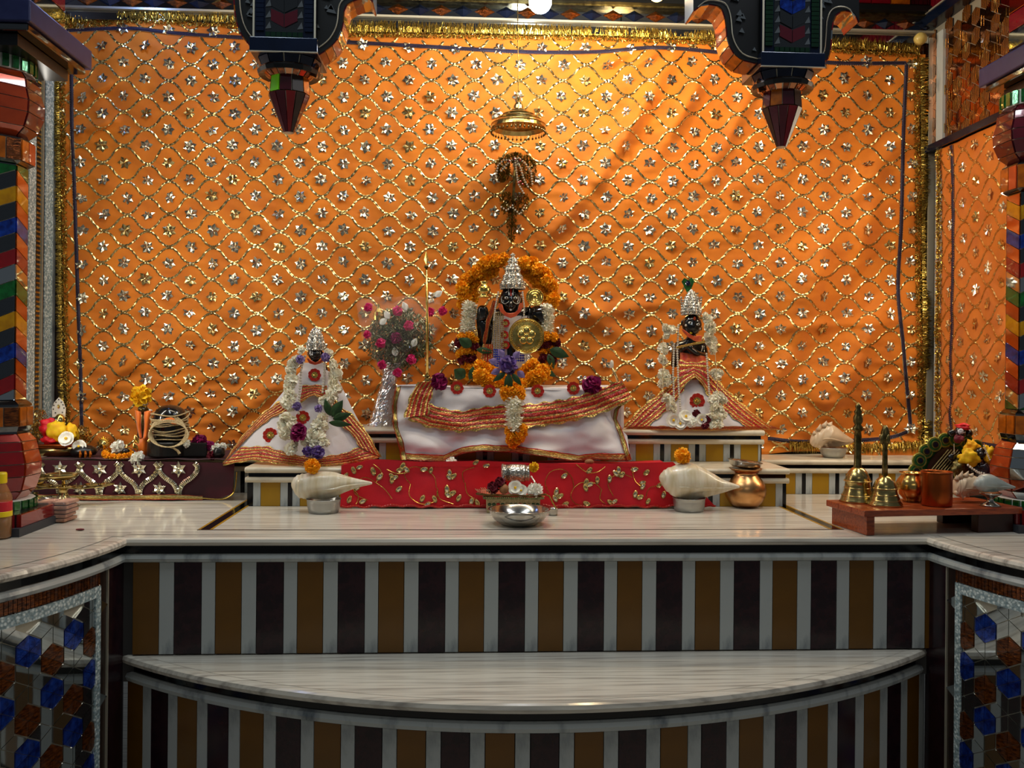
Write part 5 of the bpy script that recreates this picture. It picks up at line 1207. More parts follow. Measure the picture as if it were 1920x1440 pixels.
# ============================================================ offerings on the counter
def lathe_obj(name, cx, prof, Y, mat, label=None, cat=None, parent=None, n=36, smooth=True, sq=(1, 1), base=None, **k):
    """prof of (py, r px); base: world z the lowest point must stand on"""
    mb = lathe_px(cx, prof, Y, n, sq=sq)
    if base is not None:
        d = base-min(p.z for p in mb.v); 
        for p in mb.v: p.z += d
    return mb.build(name, mat, parent, smooth=smooth, label=label, cat=cat, **k)
def bowl(cx, ytop, ybot, rt, rb, Y, label, mat='steel_matte', lip=1.5, z=1.0, name='steel_bowl', floor_=3, group=None):
    h = ybot-ytop
    prof = [(ybot, 0), (ybot, rb), (ybot-h*.35, lerp(rb, rt, .62)), (ybot-h*.75, lerp(rb, rt, .95)), (ytop+1, rt), (ytop, rt+lip), (ytop-.8, rt+lip*.8), (ytop, rt-1), (ybot-h*.5, lerp(rb, rt, .8)-1), (ybot-floor_, rb-1), (ybot-floor_, 0)]
    return lathe_obj(name, cx, prof, Y, mat, label, 'bowl', base=z+.001, group=group)
yb = G(973, 984).y
bowl(973, 957, 985, 56, 34, yb, 'wide shallow steel bowl in front of the painted stool', 'steel', 3, 1.0015)
ybl, ybr = G(607, 960).y-.01, G(1292, 955).y-.035
bowl(607, 938, 963, 31, 27, ybl, 'small steel bowl holding the large conch on the left')
bowl(1292, 933, 957, 30, 27, ybr, 'small steel bowl holding the large conch on the right')
YB3 = 3.30
bowl(1562, 842, 860, 25, 18, YB3, 'small steel bowl holding the spiky conch on the back ledge', z=Z1)
def conch(path, Y, label, mat='shell_white', spikes=0, up_=1., name='conch_shell', ridge=.03, spire=.25, depth=.85):
    """path of (px, py, r px) from the spire to the tip of the siphon"""
    q = spline(path, 34); s = S(Y); vs = []; fs = []; n = 26; rr = random.Random(len(path)*7+spikes)
    for i, (x, y, r) in enumerate(q):
        t = i/34; c = P(x, y, Y)
        for k in range(n):
            a = 2*PI*k/n; m = 1.
            if t < spire: m += .10*math.sin(t*PI*2*9/spire*.35+a)            # whorls of the spire
            m += ridge*math.sin(7*a+t*9)*math.sin(PI*t)
            if spikes and t < .62: m += .30*max(0, math.sin(a*4+i*.9))**6*math.exp(-((t % .2-.1)/.05)**2)*(1 if t < .5 else .5)
            g = math.exp(-((a-PI*1.30)/.34)**2)*min(1, max(0, (t-.32)*4)); m -= .42*g    # aperture groove, low front side
            if .75 < a < 1.3: m += .05*math.sin(PI*t)
            vs.append(c+Vector((0, -math.sin(a-PI/2+PI/2)*0, 0))+Vector((0, math.cos(a)*r*m*depth*s, math.sin(a)*r*m*s*up_)))
    for i in range(34): fs += [(i*n+k, i*n+(k+1) % n, (i+1)*n+(k+1) % n, (i+1)*n+k) for k in range(n)]
    fs += [tuple(range(n-1, -1, -1)), tuple(range(34*n, 35*n))]
    o = empty(name, P(path[len(path)//2][0], path[len(path)//2][1]+path[len(path)//2][2], Y), label, 'shell')
    MB().add(vs, fs).build('shell', mat, o, smooth=True, sub=1)
    if spikes:
        for t, dx, h in ((6, -.3, .5), (10, .1, .75), (14, .3, .6), (18, .5, .4)):
            x, y, r = q[t]
            for sg in (1, -.7):
                b_ = P(x, y-r*.8*sg, Y-.25*r*s); mb = MB(); mb.lathe([(r*.34*s, 0), (r*.18*s, r*h*.4*s), (.0006, r*h*s)], b_, 8, axis=(dx, -.4, sg)); mb.build('spike', mat, o, smooth=True)
    # the flared lip along the opening
    lip = [(x, y+r*.30, Y-r*s*depth*.94) for x, y, r in q[13:33]]; MB().tube([P(*p_) for p_ in lip], [.0005+.0035*math.sin(PI*i/(len(lip)-1)) for i in range(len(lip))], 8).build('lip', mat, o, smooth=True)
    return o
conch([(546, 908, 3), (552, 909, 14), (560, 911, 21), (570, 912, 23), (584, 911, 25), (605, 911, 26), (625, 910, 24), (640, 908, 18), (655, 907, 13), (672, 906, 8), (690, 906, 4), (698, 906, 2)], ybl, 'large cream conch shell with long beak in a steel bowl on the left', ridge=.05)
conch([(1236, 896, 3), (1240, 897, 10), (1247, 899, 19), (1257, 902, 26), (1270, 903, 32), (1286, 903, 36), (1305, 904, 34), (1322, 906, 28), (1340, 909, 20), (1358, 912, 12), (1375, 912, 6), (1387, 913, 2)], ybr, 'large smooth white conch shell topped with a marigold on the right')
flower('marigold', 585, 874, ybl-.01, 15, 'marigold_flower', label='marigold head on top of the left conch shell', cat='flower')
flower('marigold', 1280, 855, ybr, 16, 'marigold_flower', label='marigold head on top of the right conch shell', cat='flower')
conch([(1519, 828, 3), (1523, 826, 10), (1530, 823, 16), (1538, 820, 19), (1548, 816, 22), (1558, 816, 22), (1570, 820, 18), (1582, 824, 12), (1592, 826, 7), (1600, 827, 3)], YB3, 'small spiky cream conch shell on the back ledge', 'shell_brown', spikes=1)
# copper pot with a steel bowl as its lid
yk = 2.93
o = empty('water_pot', P(1398, 948, yk), 'round copper water pot beside the right conch', 'pot')
lathe_px(1398, [(948, 0), (948, 24), (944, 28), (938, 33), (928, 38), (918, 39), (908, 37), (899, 31), (892, 24), (888, 22), (883, 24), (880, 29), (878, 31), (878, 28), (884, 21)], yk, 40).build('body', 'copper_gold', o, smooth=True)
MB().lathe([(23*S(yk), P(1398, 886, yk).z), (25*S(yk), P(1398, 884, yk).z), (24*S(yk), P(1398, 882, yk).z)], (P(1398, 900, yk).x, yk, 0), 30).build('neck_ring', 'copper', o)
mb = MB(); c = P(1396, 878, yk); s = S(yk)
mb.lathe([(0, 0), (22*s, 0), (28*s, 4*s), (31*s, 12*s), (33*s, 13*s), (32*s, 14*s), (29*s, 12*s), (20*s, 3*s), (0, 3*s)], (0, 0, 0), 36); mb.xf(Matrix.Translation(c+Vector((0, 0, .001))) @ Matrix.Rotation(.12, 4, 'Y'))
mb.build('steel_bowl', 'steel', smooth=True, label='tilted steel bowl lying on the mouth of the copper water pot', cat='bowl')
o = MB().lathe([(.0, 0), (.022, 0), (.014, .004), (.008, .010)], G(1322, 948, 1.0015)+Vector((0, 0, 0)), 10, sq=(1, .7)).build('petal_scrap', 'maroon_petal', label='dark red crumpled petal beside the right steel bowl', cat='petal')
# ---------- painted stool with offerings in the middle
yc = 2.80; z0 = 1.001
xa_, xb_ = P(913, 940, yc).x, P(1013, 940, yc).x; zt0 = P(960, 930, yc).z
ch = empty('painted_stool', ((xa_+xb_)/2, yc+.05, z0), 'small painted wooden stool with floral border behind the shallow steel bowl', 'stool')
MB().box2((xa_-.012, yc-.005, zt0-.010), (xb_+.012, yc+.13, zt0)).build('top', 'filler_green', ch, bev=.002)
MB().box2((xa_, yc+.002, z0+.004), (xb_, yc+.12, zt0-.010)).build('apron', 'thread', ch)
for i in range(12):
    MB().ball((lerp(xa_+.008, xb_-.008, i/11), yc+.001, lerp(z0, zt0, .50)), .0062, 8, 6, (1, .35, .8)).build('painted_blob', ['leaf_green', 'leaf_green', 'red_paint', 'leaf_green', 'gold_bead'][i % 5], ch)
mb = MB()
for i in range(30): mb.ball((lerp(xa_-.008, xb_+.008, i/29), yc-.006, zt0-.004), .0022, 5, 4)
mb.build('gold_bead', 'gold_bead', ch)
for sx in (xa_+.006, xb_-.006):
    for sy in (yc+.01, yc+.11): MB().box2((sx-.006, sy-.006, z0), (sx+.006, sy+.006, z0+.012)).build('foot', 'thread', ch)
cl = empty('small_cloth', ((xa_+xb_)/2, yc+.06, zt0), 'small red and gold cloth with frayed ends on the painted stool', 'cloth')
MB().grid(lambda u, v: Vector((lerp(xa_-.018, xb_+.014, u), lerp(yc-.008, yc+.12, v), zt0+.002+.0018*math.sin(u*23)+.002*math.sin(v*9+u*5))), 30, 8).build('cloth', 'red_silk', cl)
band('gold_hem', [(893, 928), (930, 931), (960, 931), (1000, 932), (1022, 929)], [(892, 924), (930, 927), (960, 927), (1000, 928), (1024, 925)], lambda x, y: yc-.010, 'gold_border', cl)
for k in range(8):
    y_ = 917+k*1.3; MB().tube([P(893+k*4, 926, yc-.012), P(897+k*3, 922-k*.4, yc-.016), P(891+k*3.5, 916+RND.uniform(-3, 2), yc-.012)], .0009, 4).build('frayed_thread', 'thread', cl)
MB().tube([P(*q) for q in ((1022, 927, yc-.008), (1030, 930, yc-.02), (1036, 942, yc-.03), (1044, 956, yc-.05))], .0022, 6).build('cord', 'gold_tinsel', cl)
mb = MB(); c = P(970, 887, yc+.06); s = S(yc+.06)      # silver vessel lying on its side
mb.lathe([(0, -30*s), (15*s, -30*s), (17.5*s, -28*s), (16*s, -24*s), (15*s, -20*s), (16.5*s, -12*s), (17*s, 0), (16*s, 12*s), (14*s, 18*s), (15*s, 22*s), (13*s, 23*s), (0, 23*s)], (0, 0, 0), 36)
mb.xf(Matrix.Translation(c) @ Matrix.Rotation(PI/2, 4, 'Y'))
ves = empty('silver_vessel', c-Vector((0, 0, 17*s)), 'engraved silver vessel lying on its side on the painted stool', 'vessel')
mb.build('body', 'silver', ves, smooth=False)
for dx in (-20, -16, 14): MB().lathe([(16.5*s, -.8*s), (17.6*s, 0), (16.5*s, .8*s)], c+Vector((dx*s, 0, 0)), 36, axis=(1, 0, 0)).build('ring', 'steel', ves)
MB().tube([P(945, 893, yc+.03), P(938, 905, yc+.02), P(941, 922, yc+.03)], .003, 8).build('arm', 'steel', ves)
MB().tube([P(996, 893, yc+.03), P(1003, 904, yc+.01), P(1008, 922, yc+.02)], .003, 8).build('arm', 'steel', ves)
MB().tube([P(946, 918, yc+.05), P(1004, 918, yc+.05)], .004, 8).build('foot_bar', 'steel', ves)
for kd, x, y, r, nm, lb in (('yellow', 1001, 876, 10, 'yellow_flower', 'yellow flower on the right end of the silver vessel'), ('star', 966, 915, 14, 'white_flower', 'open white flower with yellow centre on the painted stool'),
     ('star', 977, 920, 12, 'white_flower', 'white flower just right of the open white flower on the painted stool'), ('mum', 1003, 919, 15, 'white_flower', 'round white flower at the right edge of the painted stool'),
     ('maroon', 924, 915, 12, 'magenta_flower', 'dark magenta flower at the left edge of the painted stool'), ('maroon', 938, 905, 11, 'magenta_flower', 'dark magenta flower leaning on the left end of the silver vessel')):
    flower(kd, x, y, yc+(.0 if y > 900 else .04), r, nm, rot=(PI/2-.3, RND.uniform(-.3, .3), RND.uniform(0, 6)), label=lb, cat='flower')
mb = MB(); mb.ball(P(945, 917, yc-.005), .015, 12, 8, (1, 1, 1.05)); mb.lathe([(.004, .012), (.0008, .022)], P(945, 917, yc-.005), 6); mb.build('betel_nut', 'nut_brown', smooth=True, label='brown betel nut on the painted stool between the flowers', cat='nut')
o = lathe_obj('steel_cup', 1037, [(962, 8), (955, 9), (950, 9.5), (948, 10), (949, 8), (958, 7)], 2.76, 'steel', 'tiny steel cup half hidden to the right of the shallow bowl', 'cup', base=1.001)
flower('mum', 846, 867, 2.94, 11, 'white_flower', label='small white flower on the left of the red cloth top edge', cat='flower')
MB().ball(P(1105, 866, 2.94), .012, 10, 8, (1.3, 1, .8)).build('petal_scrap', 'nut_brown', label='small brown withered bud on the right of the red cloth top edge', cat='petal')
# ---------- parasol, tinsel ornament, spear, bouquet
yh = 3.2
o = empty('hanging_parasol', P(972, 258, yh), 'brass temple parasol hanging on a thin chain above the central idol', 'parasol')
lathe_px(972, [(182, 2), (186, 5), (190, 3), (193, 6), (198, 9), (204, 10), (207, 15), (211, 19), (214, 27), (219, 32), (222, 39), (228, 44), (232, 49), (238, 51), (242, 52), (243, 49), (236, 44), (226, 34), (216, 20), (210, 0)], yh, 48).build('canopy', 'brass', o, smooth=False)
for py, r in ((208, 15.5), (216, 30), (225, 42), (234, 50.5)): lathe_px(972, [(py+1.2, r-.5), (py, r+1.2), (py-1.2, r-.5)], yh, 40).build('ring', 'brass', o)
c = P(972, 242, yh); s = S(yh); mb = MB()
for k in range(40):
    a = 2*PI*k/40; q = c+Vector((math.cos(a)*51*s, math.sin(a)*51*s, -.002)); mb.tube([q, q-Vector((0, 0, .008))], .0008, 4); mb.ball(q-Vector((0, 0, .012)), .0034, 6, 5, (1, 1, 1.4))
mb.build('drop', 'dark_brass', o)
mb = MB()
for k in range(60):
    a = 2*PI*k/60; rr_ = 46+3*(k % 2); mb.ball(P(972, 231+(k % 2)*5, yh)+Vector((math.cos(a)*rr_*s, math.sin(a)*rr_*s, 0)), .0022, 5, 4)
mb.build('stud', 'silver', o, kind='stuff')
mb = MB(); top_ = P(970, -40, yh); bt = P(972, 182, yh)
for k in range(34):
    q = lerp(top_, bt, k/33.); mb.tube([q, lerp(top_, bt, (k+.85)/33.)], .0022 if k % 2 else .0014, 5)
mb.build('chain', 'dark_brass', o)
yt = 3.375
o = empty('tinsel_ornament', P(962, 450, yt), 'gold tinsel and bead ornament hanging on the orange cloth below the parasol', 'ornament')
MB().tube([P(967, 296, yt), P(965, 330, yt-.01), P(962, 380, yt-.005), P(958, 450, yt)], [.004, .006, .005, .002], 8).build('rod', 'dark_brass', o)
mb = MB()
for (cx_, cy_, rx_, ry_, n_) in ((942, 318, 15, 24, 700), (988, 322, 18, 32, 900), (965, 296, 18, 10, 400), (950, 380, 13, 22, 420), (978, 382, 15, 22, 420), (960, 420, 10, 34, 420)):
    for _ in range(n_):
        a, q = RND.uniform(0, 6.28), math.sqrt(RND.random()); p0 = P(cx_+rx_*q*math.cos(a), cy_+ry_*q*math.sin(a), yt+RND.uniform(-.02, .012)); d = Vector([RND.uniform(-1, 1) for _ in range(3)]).normalized()*.009
        u_, v_ = frame(d); mb.add([p0-d, p0+u_*.0022, p0+d, p0-u_*.0022], [(0, 1, 2), (0, 2, 3)])
mb.build('tinsel', 'olive_tinsel', o, kind='stuff')
for pts in ([(965, 296), (968, 320), (972, 345), (982, 362)], [(968, 298), (976, 315), (982, 335), (990, 350)], [(960, 300), (950, 308), (940, 320)], [(972, 296), (985, 306), (996, 322), (998, 345)], [(960, 300), (944, 300), (934, 310), (930, 330)]):
    beads(pts, yt-.03, 2.0, 'bead_string', 'pearl', o, 4.6)
for x, y in ((976, 340), (980, 345), (973, 342), (965, 298), (955, 302), (975, 300)): MB().ball(P(x, y, yt-.035), .0045, 8, 6).build('red_bead', 'red_gem', o)
beads([(961, 385), (950, 395), (940, 388)], yt-.02, 1.8, 'bead_string', 'pearl', o, 5); beads([(962, 390), (975, 402), (985, 385)], yt-.02, 1.8, 'bead_string', 'pearl', o, 5)
ys = 3.16
o = empty('spear', P(801, 716, ys), 'thin golden spear standing upright left of the central idol', 'spear')
MB().tube([P(801, 716, ys), P(801, 600, ys), P(799.5, 496, ys)], [.0052, .0048, .0036], 12).build('shaft', 'gold', o, smooth=True)
for py, r in ((712, 6), (705, 5.5), (500, 5)): lathe_px(801 if py > 600 else 799.5, [(py+3, r*.6), (py, r), (py-3, r*.6)], ys, 14).build('ring', 'dark_brass', o, smooth=True)
MB().add([P(799, 470, ys), P(795, 486, ys), P(799.5, 498, ys), P(804, 486, ys), P(799.5, 486, ys-.006), P(799.5, 486, ys+.006)], [(0, 1, 4), (1, 2, 4), (2, 3, 4), (3, 0, 4), (0, 5, 1), (1, 5, 2), (2, 5, 3), (3, 5, 0)]).build('blade', 'gold', o)
yq = 3.26; s = S(yq)
o = empty('bouquet', P(712, 800, yq), 'tall bouquet of filler leaves and pink flowers wrapped in silver foil left of the throne', 'bouquet')
q = [(712, 800, 24), (716, 780, 20), (720, 755, 17), (726, 730, 15), (731, 705, 14), (733, 690, 17), (734, 680, 24)]
vs = []; fs = []; n = 40
for i, (x, y, r) in enumerate(spline(q, 44)):
    c_ = P(x, y, yq)
    for k in range(n): a = 2*PI*k/n; m = 1+.10*noise.noise(Vector((math.cos(a)*2.2, math.sin(a)*2.2, i*.35)))+RND.uniform(-.05, .05); vs.append(c_+Vector((math.cos(a)*r*m*s, math.sin(a)*r*m*s, 0)))
for i in range(44): fs += [(i*n+k, i*n+(k+1) % n, (i+1)*n+(k+1) % n, (i+1)*n+k) for k in range(n)]
MB().add(vs, fs+[tuple(range(n-1, -1, -1))]).build('foil_wrap', 'foil', o)
mb = MB(); m2 = MB()
for _ in range(5200):
    d = Vector([RND.gauss(0, 1) for _ in range(3)]).normalized(); q_ = RND.random()**.45
    px_, py_ = 748+d.x*66*q_, 640-d.z*66*q_
    if py_ > 660: px_ = lerp(px_, 735, (py_-660)/70)
    p0 = P(px_, py_, yq+d.y*.07*q_); dd = Vector([RND.uniform(-1, 1) for _ in range(3)]).normalized()*.011; u_, _v = frame(dd)
    (m2 if RND.random() < .3 else mb).add([p0-dd, p0+u_*.0034, p0+dd, p0-u_*.0034], [(0, 1, 2), (0, 2, 3)])
mb.build('filler_foliage', 'filler_green', o, kind='stuff'); m2.build('filler_sprig', 'pale_sprig', o, kind='stuff')
for x, y, r in ((691, 577, 9), (766, 611, 10), (742, 634, 11), (714, 643, 10), (689, 627, 8), (771, 674, 10), (716, 684, 9), (745, 699, 9), (806, 585, 9), (830, 583, 9), (745, 583, 10)): flower('pink' if r < 11 else 'rose', x, y, yq-.07, r, 'pink_flower', o)
for x, y in ((730, 598), (712, 608), (763, 582), (742, 668), (773, 650), (815, 556)): leaf(x, y, yq-.06, 18, 12, RND.uniform(.5, 2.5), o, 'white_petal', 'white_petal')
lathe_px(710, [(600, 10), (592, 11), (585, 9), (578, 4), (570, 2)], yq-.02, 16).build('gold_ornament', 'gold', o)
vs = []; fs = []; n = 30
film = [(732, 700, 22), (738, 670, 40), (744, 640, 62), (750, 600, 72), (752, 575, 74), (754, 562, 72)]
for i, (x, y, r) in enumerate(spline(film, 14)):
    c_ = P(x, y, yq)
    for k in range(n): a = 2*PI*k/n; m = 1+.10*math.sin(a*5+i*.3)+RND.uniform(-.03, .03); vs.append(c_+Vector((math.cos(a)*r*m*s, math.sin(a)*r*m*s*.85, RND.uniform(-.01, .01)*(i/14))))
for i in range(14): fs += [(i*n+k, i*n+(k+1) % n, (i+1)*n+(k+1) % n, (i+1)*n+k) for k in range(n)]
MB().add(vs, fs).build('plastic_film', 'clear_plastic', o, smooth=True)
# ---------- left: velvet cloth and the things on it
yv = 3.055
YV = lambda x, y: yv-.006*math.sin(x*.045)*max(0, (y-870)/60)
vel = empty('velvet_cloth', P(250, 937, yv), 'dark maroon velvet cloth with gold hearts and stars over the left ledge', 'cloth')
drape2('cloth', [(66, 862), (200, 864), (320, 866), (440, 868)], [(62, 936), (200, 937), (330, 936), (400, 938), (436, 926)], YV, 'velvet', vel, 60, 12)
MB().grid(lambda u, v: Vector((lerp(P(66, 862, yv).x, P(440, 868, yv).x, u), lerp(yv, 3.40, v), Z1+.010+.002*math.sin(u*30))), 20, 6).build('cloth_top', 'velvet', vel)
band('gold_hem', [(62, 937), (200, 938), (330, 937), (380, 938)], [(62, 927), (200, 928), (330, 927), (380, 930)], lambda x, y: YV(x, y)-.004, 'gold_border', vel, wave=.4)
MB().tube([P(*q) for q in spline([(380, 934, yv-.004), (415, 936, yv-.004), (434, 928, yv-.004), (441, 915, yv-.004), (444, 885, yv-.004)], 20)], .0018, 6).build('gold_piping', 'gold_tinsel', vel)
def ribbon(pts, w_, Yfn, name, mat, parent):
    q = spline(pts, 30); mb = MB()
    for k, (a, b) in enumerate(zip(q[:-1], q[1:])):
        dx, dy = b[0]-a[0], b[1]-a[1]; L = math.hypot(dx, dy) or 1; nx, ny = -dy/L*w_/2, dx/L*w_/2; t = RND.uniform(0, .002)
        b = lerp(a[0], b[0], .92), lerp(a[1], b[1], .92); Y_ = lambda p, o_: P(p[0], p[1], Yfn(*p)-o_); m = ((a[0]+b[0])/2, (a[1]+b[1])/2)
        mb.add([Y_((a[0]+nx, a[1]+ny), .003+t), Y_((b[0]+nx, b[1]+ny), .003), Y_((b[0]-nx, b[1]-ny), .003+t), Y_((a[0]-nx, a[1]-ny), .003), Y_(m, .0065)], [(0, 1, 4), (1, 2, 4), (2, 3, 4), (3, 0, 4)])
    return mb.build(name, mat, parent)
def star_mesh():
    mb = MB(); 
    for k in range(6):
        a = 2*PI*k/6+PI/6; d = Vector((math.cos(a), 0, math.sin(a))); l_ = Vector((math.cos(a-PI/6), 0, math.sin(a-PI/6)))*.55; r_ = Vector((math.cos(a+PI/6), 0, math.sin(a+PI/6)))*.55
        mb.add([Vector((0, -.10, 0)), l_, d, r_, d*.55+Vector((0, -.22, 0))], [(0, 1, 4), (1, 2, 4), (2, 3, 4), (3, 0, 4)])
    mb.ball((0, -.12, 0), .22, 8, 5); return mb.mesh('gold_star', 'silver_sequin', Vector((0, 0, 0)))
SM = star_mesh()
for c_ in (112, 186, 260, 334):
    for sg in (-1, 1): ribbon([(c_+2*sg, 928), (c_+3*sg, 918), (c_+10*sg, 906), (c_+24*sg, 896), (c_+34*sg, 885), (c_+36*sg, 875), (c_+30*sg, 868)], 9, YV, 'gold_heart_ribbon', 'silver_sequin', vel)
    inst(SM, 'gold_star', P(c_, 880, YV(c_, 880)-.003), vel, (0, 0, 0), 15.5*S(yv))
for c_ in (150, 224, 298): inst(SM, 'gold_star', P(c_, 917, YV(c_, 917)-.003), vel, (0, .1, 0), 14*S(yv))
ZV = Z1+.014
def onv(px, py): return ZV
yl = 3.16; sl = S(yl)
o = empty('brass_tray', P(100, 856, yl), 'long brass tray at the left end of the velvet cloth holding a dressed figure', 'tray')
MB().lathe([(0, ZV), (44*sl, ZV), (48*sl, ZV+.012), (50*sl, ZV+.028), (47*sl, ZV+.028), (42*sl, ZV+.006), (0, ZV+.005)], (P(104, 850, yl).x, yl, 0), 32, sq=(1, .7)).build('dish', 'brass', o, smooth=True)
MB().box2((P(62, 850, yl).x, yl-.07, ZV+.028), (P(140, 850, yl).x, yl+.05, ZV+.040)).build('board', 'copper', o, bev=.003)
fg = empty('dressed_figure', P(110, 833, yl), 'small gold-faced figure under a pierced pointed crown wrapped in red, yellow and gold cloth', 'figurine')
zf = ZV+.042
def tin(cx, cy, rx_, ry_, n_, mat, name, parent, Y, sz=.006, kind='stuff', dep=.03):
    mb = MB()
    for _ in range(n_):
        a, q = RND.uniform(0, 6.28), math.sqrt(RND.random()); p0 = P(cx+rx_*q*math.cos(a), cy+ry_*q*math.sin(a), Y+RND.uniform(-dep, dep)*math.sqrt(1-q*q)); d = Vector([RND.uniform(-1, 1) for _ in range(3)]).normalized()*sz; u_, v_ = frame(d)
        mb.add([p0-d, p0+u_*sz*.4, p0+d, p0-u_*sz*.4], [(0, 1, 2), (0, 2, 3)])
    return mb.build(name, mat, parent, kind=kind)
tin(70, 785, 20, 20, 500, 'gold_sequin', 'gold_tinsel_cloth', fg, yl+.02, .006, 'stuff', .05); tin(66, 812, 18, 16, 380, 'gold_tinsel', 'gold_tinsel_cloth', fg, yl, .006, 'stuff', .04)
tin(152, 815, 20, 17, 460, 'gold_tinsel', 'gold_tinsel_cloth', fg, yl, .006, 'stuff', .04)
def blob(name, cx, cy, rx_, ry_, Y, mat, parent, d=.8, f=.18, sd=1):
    mb = MB(); mb.ball((0, 0, 0), 1, 26, 18); c_ = P(cx, cy, Y); s_ = S(Y)
    mb.v = [c_+Vector((p.x*rx_*s_, p.y*rx_*d*s_, p.z*ry_*s_))*(1+f*noise.noise(p*1.8+Vector((sd, 0, 0)))+f*.4*noise.noise(p*5)) if True else p for p in mb.v]
    mb.v = [c_+(p-c_) for p in mb.v]
    return mb
def blob_o(name, cx, cy, rx_, ry_, Y, mat, parent, d=.8, f=.18, sd=1):
    mb = MB(); mb.ball((0, 0, 0), 1, 26, 18); c_ = P(cx, cy, Y); s_ = S(Y); out = []
    for p in mb.v:
        k = 1+f*noise.noise(p*1.8+Vector((sd, 0, 0)))+f*.5*abs(noise.noise(p*5+Vector((0, sd, 0)))); out.append(c_+Vector((p.x*rx_*s_, p.y*rx_*d*s_, p.z*ry_*s_))*k)
    mb.v = out; return mb.build(name, mat, parent, smooth=True)
blob_o('red_drape', 90, 800, 17, 13, yl-.01, 'red_satin', fg, .8, .5, 3); blob_o('red_drape', 96, 824, 15, 8, yl-.02, 'red_satin', fg, .8, .5, 5)
blob_o('yellow_drape', 106, 808, 16, 18, yl-.03, 'yellow_petal', fg, .7, .3, 7); blob_o('yellow_drape', 134, 812, 12, 17, yl-.01, 'yellow_petal', fg, .7, .4, 9)
head(112, 788, yl-.02, 9, 12, fg, mat='gold')
pl_ = [(98, 782), (97, 765), (102, 754), (110, 745), (118, 753), (123, 766), (122, 782)]
MB().prism([P(x, y, yl-.005) for x, y in pl_], (0, .004, 0)).build('pierced_crown', 'pearl', fg)
for x, y in ((110, 749), (105, 754), (115, 754), (101, 760), (118, 759), (100, 767), (120, 765), (104, 774), (117, 773)): MB().lathe([(.0022, .0015), (.0022, 0)], P(x, y, yl-.006), 8, axis=(0, -1, 0)).build('crown_hole', 'dark_brown', fg)
MB().lathe([(.007, .002), (.004, .004)], P(110, 762, yl-.006), 10, axis=(0, -1, 0), sq=(.6, 1)).build('crown_gem', 'gold', fg)
def fl1(kd, x, y, Y, r, nm, lb): return flower(kd, x, y, Y, r, nm, rot=(PI/2-.35, RND.uniform(-.2, .2), RND.uniform(0, 6)) if kd == 'star' else None, label=lb, cat='flower')
fl1('star', 125, 823, yl-.08, 14, 'white_flower', 'white flower lying in the lap of the dressed figure')
o = lathe_obj('striped_stone', 157, [(860, 10), (858, 20), (852, 24), (846, 22), (841, 14), (839, 0)], 3.12, 'granite', 'dark polished stone with yellow stripes on the velvet cloth', 'stone', base=ZV)
for x in (150, 160, 169): MB().tube([P(x, 846, 3.075), P(x+1, 852, 3.068), P(x, 858, 3.07)], [.003, .0045, .003], 8).build('stripe', 'amber_glass', o)
fl1('star', 149, 838, 3.10, 13, 'white_flower', 'white flower on top of the striped dark stone')
c_ = P(194, 832, 3.12); o = empty('sun_emblem', c_-Vector((0, 0, .045)), 'brass sun emblem with pointed rays on the velvet cloth', 'ornament')
MB().lathe([(.016, 0), (.016, .003), (.012, .006), (.004, .009)], c_, 24, axis=(0, -1, 0)).build('disc', 'gold', o, smooth=True)
head(195, 832, 3.108, 6, 7, o, mat='gold', eye=.6)
for k in range(20):
    a = 2*PI*k/20; d = Vector((math.cos(a), 0, math.sin(a))); t = Vector((-d.z, 0, d.x)); L = .034 if k % 2 else .029
    MB().add([c_+d*.014-t*.0025, c_+d*.014+t*.0025, c_+d*L, c_+d*.016+Vector((0, -.004, 0)), c_+d*.016+Vector((0, .003, 0))], [(0, 3, 2), (3, 1, 2), (1, 4, 2), (4, 0, 2), (0, 1, 3), (0, 4, 1)]).build('sun_ray', 'gold', o)
MB().tube([c_-Vector((0, -.004, .014)), P(194, 860, 3.12)], .004, 8).build('stand', 'dark_brass', o)
it = [('marigold', 221+24*math.cos(a), 851-6*math.sin(a), 3.11-.03*math.sin(-a), 7) for a in [2*PI*k/13 for k in range(13)]]
garland('marigold_ring', 'small orange marigold ring with a white flower on the velvet cloth', it, Y0=3.1, cat='garland')
fl1('mum', 220, 838, 3.11, 14, 'white_flower', 'white flower inside the small marigold ring')
MB().ball(P(236, 846, 3.10), .012, 10, 8, (1.1, 1, .9)).build('brown_stone', 'granite', smooth=True, label='small dark round stone in the marigold ring', cat='stone')
fl1('mum', 257, 861, 3.07, 16, 'white_flower', 'large white flower in front of the small orange-shawled figure')
o = empty('small_idol', P(268, 862, 3.18), 'small brass figure with an orange shawl and a yellow flower on its head', 'statue')
skin('body', [(268, 850, 3.18, 9), (268, 820, 3.18, 10), (268, 790, 3.18, 11), (268, 776, 3.18, 5), (268, 770, 3.18, 5)], [(0, 1), (1, 2), (2, 3), (3, 4)], 'dark_brass', o)
head(268, 767, 3.165, 8.5, 10, o, mat='dark_brass'); lathe_px(268, [(760, 9), (756, 10), (752, 7), (746, 3)], 3.165, 16).build('crown', 'silver', o)
for sg in (-1, 1):
    MB().grid(lambda u, v, sg=sg: P(268+sg*(lerp(2, 14, u)*(1-.55*v)+2*math.sin(v*3)+(0 if v > .2 else (.2-v)*6)), lerp(772-3*u, 822, v), 3.145-.01*math.sin(u*PI)-.004*math.sin(v*6)), 8, 14).build('shawl', 'orange_silk', o, smooth=True, sol=.002)
blob_o('skirt', 268, 838, 13, 20, 3.175, 'orange_silk', o, .8, .15, 2)
for dx, dy in ((-8, 12), (10, 16), (-10, 26), (12, 28)): leaf(268+dx, 820+dy, 3.13, 18, 9, 1.2 if dx > 0 else 2., o, 'gold', 'gold_leaf')
